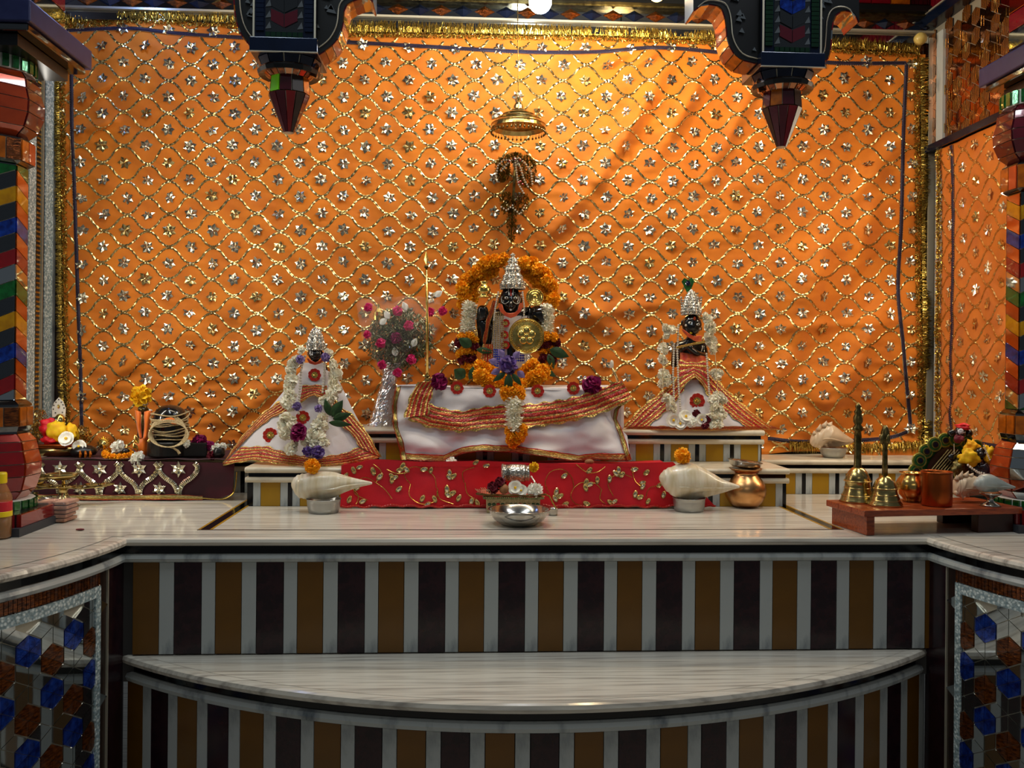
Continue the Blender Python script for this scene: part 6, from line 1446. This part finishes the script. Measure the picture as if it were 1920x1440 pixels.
MB().lathe([(.018, ZV), (.018, ZV+.01), (.012, ZV+.014)], (P(268, 860, 3.18).x, 3.18, 0), 20).build('base', 'dark_brass', o)
fl1('yellow', 264, 742, 3.15, 20, 'yellow_flower', 'ruffled yellow flower on the head of the small shawled figure')
# shiva linga wound with thread
ysv = 3.14; ss_ = S(ysv); c_ = P(318, 866, ysv); xk = c_.x
o = empty('stone_linga', Vector((xk, ysv, ZV)), 'black stone linga on a spouted black base on the velvet cloth', 'sculpture')
mb = MB(); mb.lathe([(0, 0), (36*ss_, 0), (39*ss_, .004), (39*ss_, .046), (37*ss_, .050), (0, .050)], (xk, ysv, ZV), 40); mb.build('base', 'granite', o)
MB().box2((xk+30*ss_, ysv-.045, ZV), (xk+74*ss_, ysv+.03, ZV+.048)).build('spout', 'granite', o, bev=.004)
MB().lathe([(0, .05), (29*ss_, .05), (30*ss_, .07), (31*ss_, .11), (29*ss_, .14), (24*ss_, .158), (14*ss_, .170), (0, .174)], (xk, ysv, ZV), 36).build('dome', 'black_stone', o, smooth=True)
for x, y, r in ((305, 790, 5), (318, 787, 6), (328, 792, 5)): MB().ball(P(x, y, ysv-.058), r*ss_, 8, 6, (1.6, .25, .7)).build('sandal_mark', 'orange_silk', o)
th = empty('thread_coil', Vector((xk, ysv, ZV+.05)), 'coil of cream thread wound round the black stone linga', 'thread')
for k in range(9):
    z_ = ZV+.066+k*.010; R_ = (31.5+1.5*math.sin(k*2.)+RND.uniform(0, 2))*ss_; tl = RND.uniform(-.35, .1) if k < 5 else RND.uniform(-.6, -.2); pts = []
    for j in range(40):
        a = 2*PI*j/40; pts.append((xk+R_*math.cos(a), ysv+R_*math.sin(a)*1.0, z_+R_*tl*math.sin(a)*-1*(.5)+.003*math.sin(3*a+k)))
    MB().tube(pts, .0022, 6, closed=True).build('strand', 'thread', th)
for k in range(7):
    pts = [];
    for j in range(36):
        a = 2*PI*j/36; pts.append(P(316+(32+k*.9)*math.cos(a)+RND.uniform(-.3, .3), 808+(30-k*1.1)*math.sin(a)+k*1.2, ysv-.050-.012*math.sin(a)-.006*k))
    MB().tube(pts, .0018, 6, closed=True).build('strand', 'thread', th)
MB().tube([P(315, 838, 3.075), P(325, 840, 3.07), P(333, 845, 3.07), P(337, 851, 3.07)], [.002, .003, .004, .005], 6).build('tassel', 'thread', th)
fl1('mum', 310, 778, ysv-.02, 13, 'white_flower', 'white flower at the upper left on top of the stone linga'); fl1('cream', 324, 777, ysv-.02, 11, 'white_flower', 'white flower at the upper right on top of the stone linga')
flower('rose', 374, 829, 3.12, 15, 'magenta_flower', rot=(1.2, .2, 0), label='magenta flower on the base spout of the linga', cat='flower'); flower('rose', 391, 836, 3.11, 11, 'magenta_flower', rot=(1.2, .2, 2), label='smaller magenta flower just right of the larger magenta one', cat='flower')
flower('mum', 405, 842, 3.10, 11, 'white_flower', label='white flower right of the two magenta flowers', cat='flower'); flower('mum', 418, 838, 3.12, 8, 'white_flower', label='tiny white flower beside the left corner of the white skirt', cat='flower')
flower('mum', 350, 832, 3.09, 8, 'white_flower', label='tiny white flower between the thread coil and the magenta flower', cat='flower')
flower('maroon', 397, 854, 3.09, 9, 'maroon_flower', label='dark maroon flower at the foot of the linga spout', cat='flower'); lathe_obj('dark_pot', 411, [(866, 7), (862, 10), (856, 11), (850, 9), (848, 8)], 3.09, 'granite', 'small dark pot beside the foot of the linga spout', 'pot', base=ZV)
# ---------- left foreground: lamp stand, packet, bottle, petal
yd = 2.93; sd = S(yd)
o = empty('oil_lamp_stand', P(119, 948, yd), 'brass multi-wick oil lamp stand on a flared foot at the left', 'lamp')
lathe_px(119, [(949, 0), (949, 28), (946, 24), (938, 15), (928, 8), (920, 7), (916, 10), (913, 20), (911, 22), (910, 19), (914, 8)], yd, 36).build('foot', 'brass', o, smooth=True)
def diya(cx, cy, r, Y, ang=0.):
    e_ = empty('oil_cup', P(cx, cy, Y), parent=o)
    vs = []; fs = []; n = 20; s_ = S(Y); pr_ = [(0, 8), (.5, 7.5), (.85, 4), (1, 0), (.96, 0), (.8, 3), (.4, 5.5), (0, 6)]
    for rr_, h in pr_:
        for k in range(n):
            a = 2*PI*k/n; m = 1+.35*max(0, math.cos(a-ang))**6; vs.append(P(cx, cy, Y)+Vector((math.cos(a)*rr_*r*m*s_, math.sin(a)*rr_*r*m*s_, -h*s_*r/18)))
    for i in range(len(pr_)-1): fs += [(i*n+k, i*n+(k+1) % n, (i+1)*n+(k+1) % n, (i+1)*n+k) for k in range(n)]
    MB().add(vs, fs).build('cup', 'brass', e_, smooth=True)
    MB().tube([P(cx, cy+3, Y), P(cx, cy-5, Y-.004)], .0014, 5).build('wick', 'thread', e_)
MB().tube([P(60, 890, yd), P(95, 893, yd-.02), P(135, 890, yd)], [.004, .008, .004], 8).build('arm', 'brass', o)
for cx, cy, r, Y, a in ((112, 888, 26, yd-.02, 0), (80, 892, 20, yd, 3.1), (143, 911, 13, yd+.01, -1.2), (170, 907, 12, yd+.03, .4), (198, 906, 12, yd+.05, .2), (86, 908, 14, yd+.03, 3), (70, 902, 13, yd+.05, 3), (60, 914, 11, yd+.0, 3)): diya(cx, cy, r, Y, a)
MB().tube([P(119, 914, yd), P(150, 916, yd+.01), P(200, 911, yd+.05)], .003, 8).build('arm', 'brass', o); MB().tube([P(119, 914, yd), P(85, 915, yd+.03), P(60, 918, yd+.04)], .003, 8).build('arm', 'brass', o)
MB().tube([P(119, 912, yd), P(119, 893, yd-.01)], .005, 10).build('stem', 'brass', o)
o = MB().lathe([(.012, 0), (.011, .012), (.004, .018), (.004, .03), (.010, .034), (.008, .040)], G(66, 946), 16).build('brass_cup', 'dark_brass', smooth=True, label='tiny footed brass cup left of the lamp stand foot', cat='cup')
mb = MB()
for k, r in enumerate((.020, .016, .012)): mb.tube([G(88, 941)+Vector((r*1.3*math.cos(a), r*math.sin(a), .004+k*.005+.002*math.sin(a*2))) for a in [2*PI*j/20 for j in range(20)]], .0022, 6, closed=True)
mb.build('wire_coil', 'steel', label='coil of shiny wire lying left of the lamp stand foot', cat='wire')
g = G(100, 980); o = empty('biscuit_packet', (g.x, g.y+.02, 1.002), 'clear plastic packet of brown wafers beside the red pillar plinth', 'packet')
for k in range(5):
    for j in range(2): MB().box((g.x-.022+j*.044+RND.uniform(-.003, .003), g.y+.02+RND.uniform(-.004, .004), 1.008+k*.012), (.040, .075, .009), Matrix.Rotation(RND.uniform(-.08, .08), 3, 'Z')).build('wafer', 'wafer', o, bev=.002)
mb = MB(); mb.ball((0, 0, 0), 1, 24, 14)
mb.v = [Vector((g.x, g.y+.02, 1.036))+Vector((math.copysign(abs(p.x)**.6, p.x)*.060, math.copysign(abs(p.y)**.6, p.y)*.050, math.copysign(abs(p.z)**.6, p.z)*.034))*(1+.10*noise.noise(p*3)) for p in mb.v]
mb.build('film', 'clear_plastic', o, smooth=True)
g = G(-8, 1013); s_ = S(g.y)
o = empty('plastic_bottle', (g.x, g.y+.02, 1.0015), 'plastic bottle with yellow cap and red and yellow label at the left edge', 'bottle')
cb = (g.x, g.y+.02, 1.0015); zb_ = lambda py: P(0, py, g.y+.02).z-1.0015+.006
MB().lathe([(.020, 0), (.027, .004), (.028, zb_(975)), (.0275, zb_(950)), (.028, zb_(935)), (.020, zb_(922)), (.013, zb_(910)), (.012, zb_(905))], cb, 30).build('body', 'bottle_plastic', o, smooth=True)
MB().lathe([(.018, .003), (.0255, .006), (.0255, zb_(972)), (.0, zb_(971))], cb, 24).build('liquid', 'brown_liquid', o, smooth=True)
MB().lathe([(.0282, zb_(972)), (.0285, zb_(971)), (.0285, zb_(945)), (.0282, zb_(944))], cb, 30).build('label_band', 'red_label', o, smooth=True)
MB().lathe([(.0286, zb_(972)), (.0288, zb_(971)), (.0288, zb_(963)), (.0286, zb_(962))], cb, 30).build('label_stripe', 'yellow_plastic', o, smooth=True)
MB().lathe([(.0155, zb_(910)), (.016, zb_(908)), (.016, zb_(893)), (.014, zb_(890)), (0, zb_(890))], cb, 24).build('cap', 'yellow_plastic', o)
g = G(150, 995); MB().ball((g.x, g.y, 1.0035), .012, 10, 6, (1, .6, .22)).build('petal_scrap', 'maroon_petal', smooth=True, label='single dark red petal on the bare marble at the left', cat='petal')
# ---------- right: wooden stool with bells, pots, conches, peacock figure
a_, b_ = G(1625, 1005), G(1548, 984); ang = math.atan2(a_.x-b_.x, b_.y-a_.y)*.5
W_, D_ = .47, (b_-a_).length*1.02; H1 = P(1620, 965, a_.y).z-1.0
sto = empty('wooden_stool', (a_.x+W_/2, a_.y+D_/2, 1.001), 'low reddish-brown wooden stool at the right carrying bells and pots', 'stool')
RZ = Matrix.Translation(Vector((a_.x, a_.y, 1.001))) @ Matrix.Rotation(ang, 4, 'Z')
def sb(lo, hi, name, mat, bev=.002): mb = MB().box2(lo, hi); mb.xf(RZ); return mb.build(name, mat, sto, bev=bev)
H1 += .012
for k in range(3): sb((-.014, -.012+k*(D_+.02)/3+.0006, H1-.018), (W_, -.012+(k+1)*(D_+.02)/3-.0006, H1), 'plank', 'wood')
sb((0, 0, 0), (.024, D_, H1-.0185), 'leg_panel', 'wood'); sb((W_-.13, 0, 0), (W_-.02, .03, H1-.0185), 'leg_panel', 'wood_dark'); sb((W_-.13, D_-.03, 0), (W_-.02, D_, H1-.0185), 'leg_panel', 'wood_dark')
sb((.024, D_-.02, H1-.04), (W_-.13, D_-.002, H1-.0185), 'rail', 'wood_dark')
ZS = 1.001+H1+.0008
def bell(cx, Y, hp, bp, label, orn=None):
    o = empty('hand_bell', P(cx, bp[-1][0], Y), label, 'bell'); d = ZS-P(cx, bp[-1][0], Y).z
    def lp(prof, name, mat, n=40, smooth=True):
        mb = lathe_px(cx, prof, Y, n); 
        for p in mb.v: p.z += d
        return mb.build(name, mat, o, smooth=smooth)
    lp(hp, 'handle', 'dark_brass', 20); lp(bp+[(bp[-1][0], bp[-1][1]-3), (bp[-3][0], bp[-3][1]-4)], 'body', 'brass')
    for py, r in [q for i, q in enumerate(bp) if i in (4, 6, 8)]: lp([(py+1.3, r-.4), (py, r+1.4), (py-1.3, r-.4)], 'rim_ring', 'brass')
    if orn:
        for k in range(4):
            a = PI/2*k+.4; q = P(cx, orn, Y)+Vector((math.cos(a)*.011, math.sin(a)*.011, d)); MB().ball(q, .008, 10, 8, (.8, .8, 1.8)).build('handle_petal', 'dark_brass', o, smooth=True)
        MB().ball(P(cx, orn-20, Y)+Vector((0, 0, d)), .007, 12, 8, (1, 1, 1.3)).build('finial', 'dark_brass', o, smooth=True)
    return o
bell(1608, 2.57, [(748, 1), (752, 4), (756, 6), (760, 4), (766, 8), (770, 6), (776, 9), (784, 9), (790, 6), (796, 10), (800, 10), (803, 6), (812, 7), (840, 6.5), (866, 7), (872, 9)],
     [(868, 4), (872, 12), (878, 17), (884, 20), (895, 25), (898, 23), (908, 24), (916, 26), (922, 29), (930, 31), (934, 34)], 'taller brass hand bell with a long ringed handle at the left of the wooden stool')
bell(1659, 2.50, [(800, 3), (806, 6), (812, 8), (820, 9), (830, 8), (838, 5), (844, 4.5), (870, 5), (898, 5.5)],
     [(893, 4), (898, 11), (904, 17), (910, 20), (918, 23), (922, 22), (930, 24), (935, 27), (940, 27), (946, 32), (950, 33)], 'shorter brass hand bell with a petalled knob handle at the front of the wooden stool', orn=826)
lathe_obj('brass_pot', 1710, [(941, 0), (941, 17), (938, 15), (934, 18), (928, 25), (918, 30), (908, 30), (899, 25), (893, 20), (890, 19), (888, 23), (886.5, 23), (888, 18), (896, 18)], 2.58, 'pot_brass', 'squat round brass pot on the wooden stool behind the copper cup', 'pot', base=ZS)
lathe_obj('copper_cup', 1756, [(950, 0), (950, 27), (948, 28), (920, 28), (892, 28), (888, 29), (886, 28.5), (888, 27), (940, 26.5), (942, 0)], 2.50, 'copper', 'tall straight copper cup at the front of the wooden stool', 'cup', base=ZS)
conch([(1788, 915, 8), (1793, 913, 17), (1800, 912, 20), (1812, 910, 21), (1824, 910, 20), (1836, 912, 16), (1846, 913, 9), (1852, 914, 4)], 2.57, 'blunt cream conch shell lying right of the copper cup', 'shell_brown', spikes=1)
conch([(1826, 908, 3), (1831, 907, 10), (1840, 906, 16), (1850, 906, 18), (1862, 907, 17), (1874, 909, 12), (1886, 911, 7), (1896, 913, 4), (1904, 914, 2)], 2.49, 'pale grey conch shell on a small steel stand at the stool right end', 'shell_grey')
lathe_obj('steel_stand', 1857, [(948, 0), (948, 19), (945, 16), (940, 7), (935, 5), (931, 9), (927, 17), (924, 21), (923, 20), (928, 12)], 2.49, 'steel', 'small footed steel stand holding the pale grey conch', 'stand', base=ZS)
# peacock-tail figure behind the stool, on the ledge side
yp = 2.80; sp_ = S(yp)
o = empty('peacock_fan', P(1775, 905, yp), 'green peacock-feather fan with gold striped centre behind the copper cup', 'fan')
cx_, cy_ = 1787, 898
MB().prism([P(cx_+74*math.cos(a), cy_-78*math.sin(a), yp+.02) for a in [PI*k/24 for k in range(25)]]+[P(cx_-74, 925, yp+.02), P(cx_+74, 925, yp+.02)], (0, .012, 0)).build('backing', 'feather_green', o)
for ring_, (R_, n_, r_) in enumerate(((72, 11, 15), )):
    for k in range(n_):
        a = PI*(k+.35)/n_-.02; x, y = cx_+R_*math.cos(a), cy_-R_*1.03*math.sin(a); e_ = empty('feather', P(x, y, yp+.01), parent=o); c_ = P(x, y, yp+.012-(k % 2)*.004)
        dirx = (Vector((math.cos(a), 0, math.sin(a)))); 
        for f, m, h in ((1.0, 'feather_rim', .004), (.80, 'feather_green', .006), (.52, 'feather_rim', .008), (.42, 'granite', .0095), (.22, 'blue_dark', .011)):
            MB().lathe([(r_*sp_*f, 0), (r_*sp_*f*.92, h)], c_-dirx*(r_*(1-f)*.5*sp_*0), 20, axis=(0, -1, 0)).build('feather_eye', m, e_)
c_ = P(1776, 893, yp-.01)
MB().prism([P(1782+46*math.cos(a), 908-70*math.sin(a), yp+.004) for a in [PI*k/18 for k in range(19)]], (0, .008, 0)).build('striped_panel', 'wood_dark', o)
for k in range(19):
    t = k*6.6; x0, y0 = 1739+t*.92, 905-(0 if t < 10 else 0); x1, y1 = x0+52, y0-62
    q = []
    for j in range(17):
        x, y = lerp(x0, x1, j/16)-14, lerp(y0, y1, j/16)
        if ((x-1782)/45)**2+((y-908)/68)**2 < 1: q.append(P(x, y, yp))
    if len(q) > 1: MB().tube([p_-Vector((0, .003, 0)) for p_ in q], .0021, 6).build('gold_stripe', 'gold_sequin', o)
kf = empty('dressed_idol', P(1830, 905, yp-.05), 'small dark idol wrapped in yellow cloth with pearls before the peacock fan', 'figurine')
skin('body', [(1838, 900, yp-.05, 15), (1838, 880, yp-.05, 14), (1838, 866, yp-.05, 10), (1838, 858, yp-.05, 6), (1838, 852, yp-.05, 6)], [(0, 1), (1, 2), (2, 3), (3, 4)], 'maroon_stone', kf)
head(1838, 850, yp-.06, 11, 12, kf)
blob_o('yellow_wrap', 1818, 858, 18, 14, yp-.06, 'yellow_petal', kf, .6, .6, 4); blob_o('yellow_wrap', 1850, 854, 14, 16, yp-.05, 'yellow_petal', kf, .6, .6, 6); blob_o('yellow_wrap', 1822, 838, 12, 12, yp-.04, 'marigold', kf, .6, .6, 8)
blob_o('dark_wrap', 1842, 884, 22, 16, yp-.05, 'maroon_stone', kf, .8, .5, 1); blob_o('peach_wrap', 1862, 874, 14, 16, yp-.04, 'shell_brown', kf, .8, .5, 3); blob_o('lace_wrap', 1868, 892, 22, 14, yp-.07, 'white_cotton', kf, .8, .5, 2)
blob_o('gold_wrap', 1800, 878, 16, 16, yp-.05, 'dark_brass', kf, .6, .4, 9); blob_o('blue_wrap', 1875, 872, 12, 12, yp-.03, 'dark_gem', kf, .6, .4, 9)
beads([(1815, 872), (1825, 880), (1835, 886), (1845, 888)], yp-.12, 2.4, 'pearl_string', 'pearl', kf); beads([(1845, 836), (1850, 848), (1856, 862)], yp-.09, 1.8, 'pearl_string', 'pearl', kf); beads([(1820, 876), (1830, 884), (1840, 890)], yp-.125, 2.0, 'pearl_string', 'pearl', kf)
MB().ball(P(1786, 858, yp-.04), .014, 16, 12, (1.1, .5, .9)).build('round_ornament', 'black_stone', kf, smooth=True)
MB().tube([P(1789, 832, yp-.04), P(1789, 852, yp-.04)], .0012, 6).build('needle', 'pearl', kf)
hd = empty('small_head_ornament', P(1800, 830, yp-.02), 'dark little head with red cap on top of the peacock fan', 'figurine')
head(1800, 812, yp-.02, 11, 14, hd, mat='maroon_stone'); blob_o('red_cap', 1805, 800, 13, 6, yp-.02, 'red_satin', hd, .8, .5, 3); blob_o('white_patch', 1801, 809, 6, 5, yp-.05, 'white_cotton', hd, .4, .3, 3)
for x in (1784, 1816): MB().ball(P(x, 812, yp-.01), .013, 12, 8).build('curl', 'black_stone', hd, smooth=True)
blob_o('pink_scarf', 1798, 823, 9, 7, yp-.05, 'rose_scarf' if 'rose_scarf' in MATS else 'maroon_petal', hd, .7, .4, 5)
o = empty('staff', P(1163, 728, 3.2), 'thin pale spotted staff leaning behind the right end of the throne', 'staff')
MB().tube([P(1163, 730, 3.2), P(1155, 705, 3.2), P(1148, 690, 3.2)], [.004, .005, .0055], 10).build('shaft', 'gold_bead', o, smooth=True)
MB().lathe([(.006, 0), (.0075, .006), (.007, .022), (.004, .028)], P(1147, 690, 3.2), 12).build('tip', 'pearl', o, smooth=True)
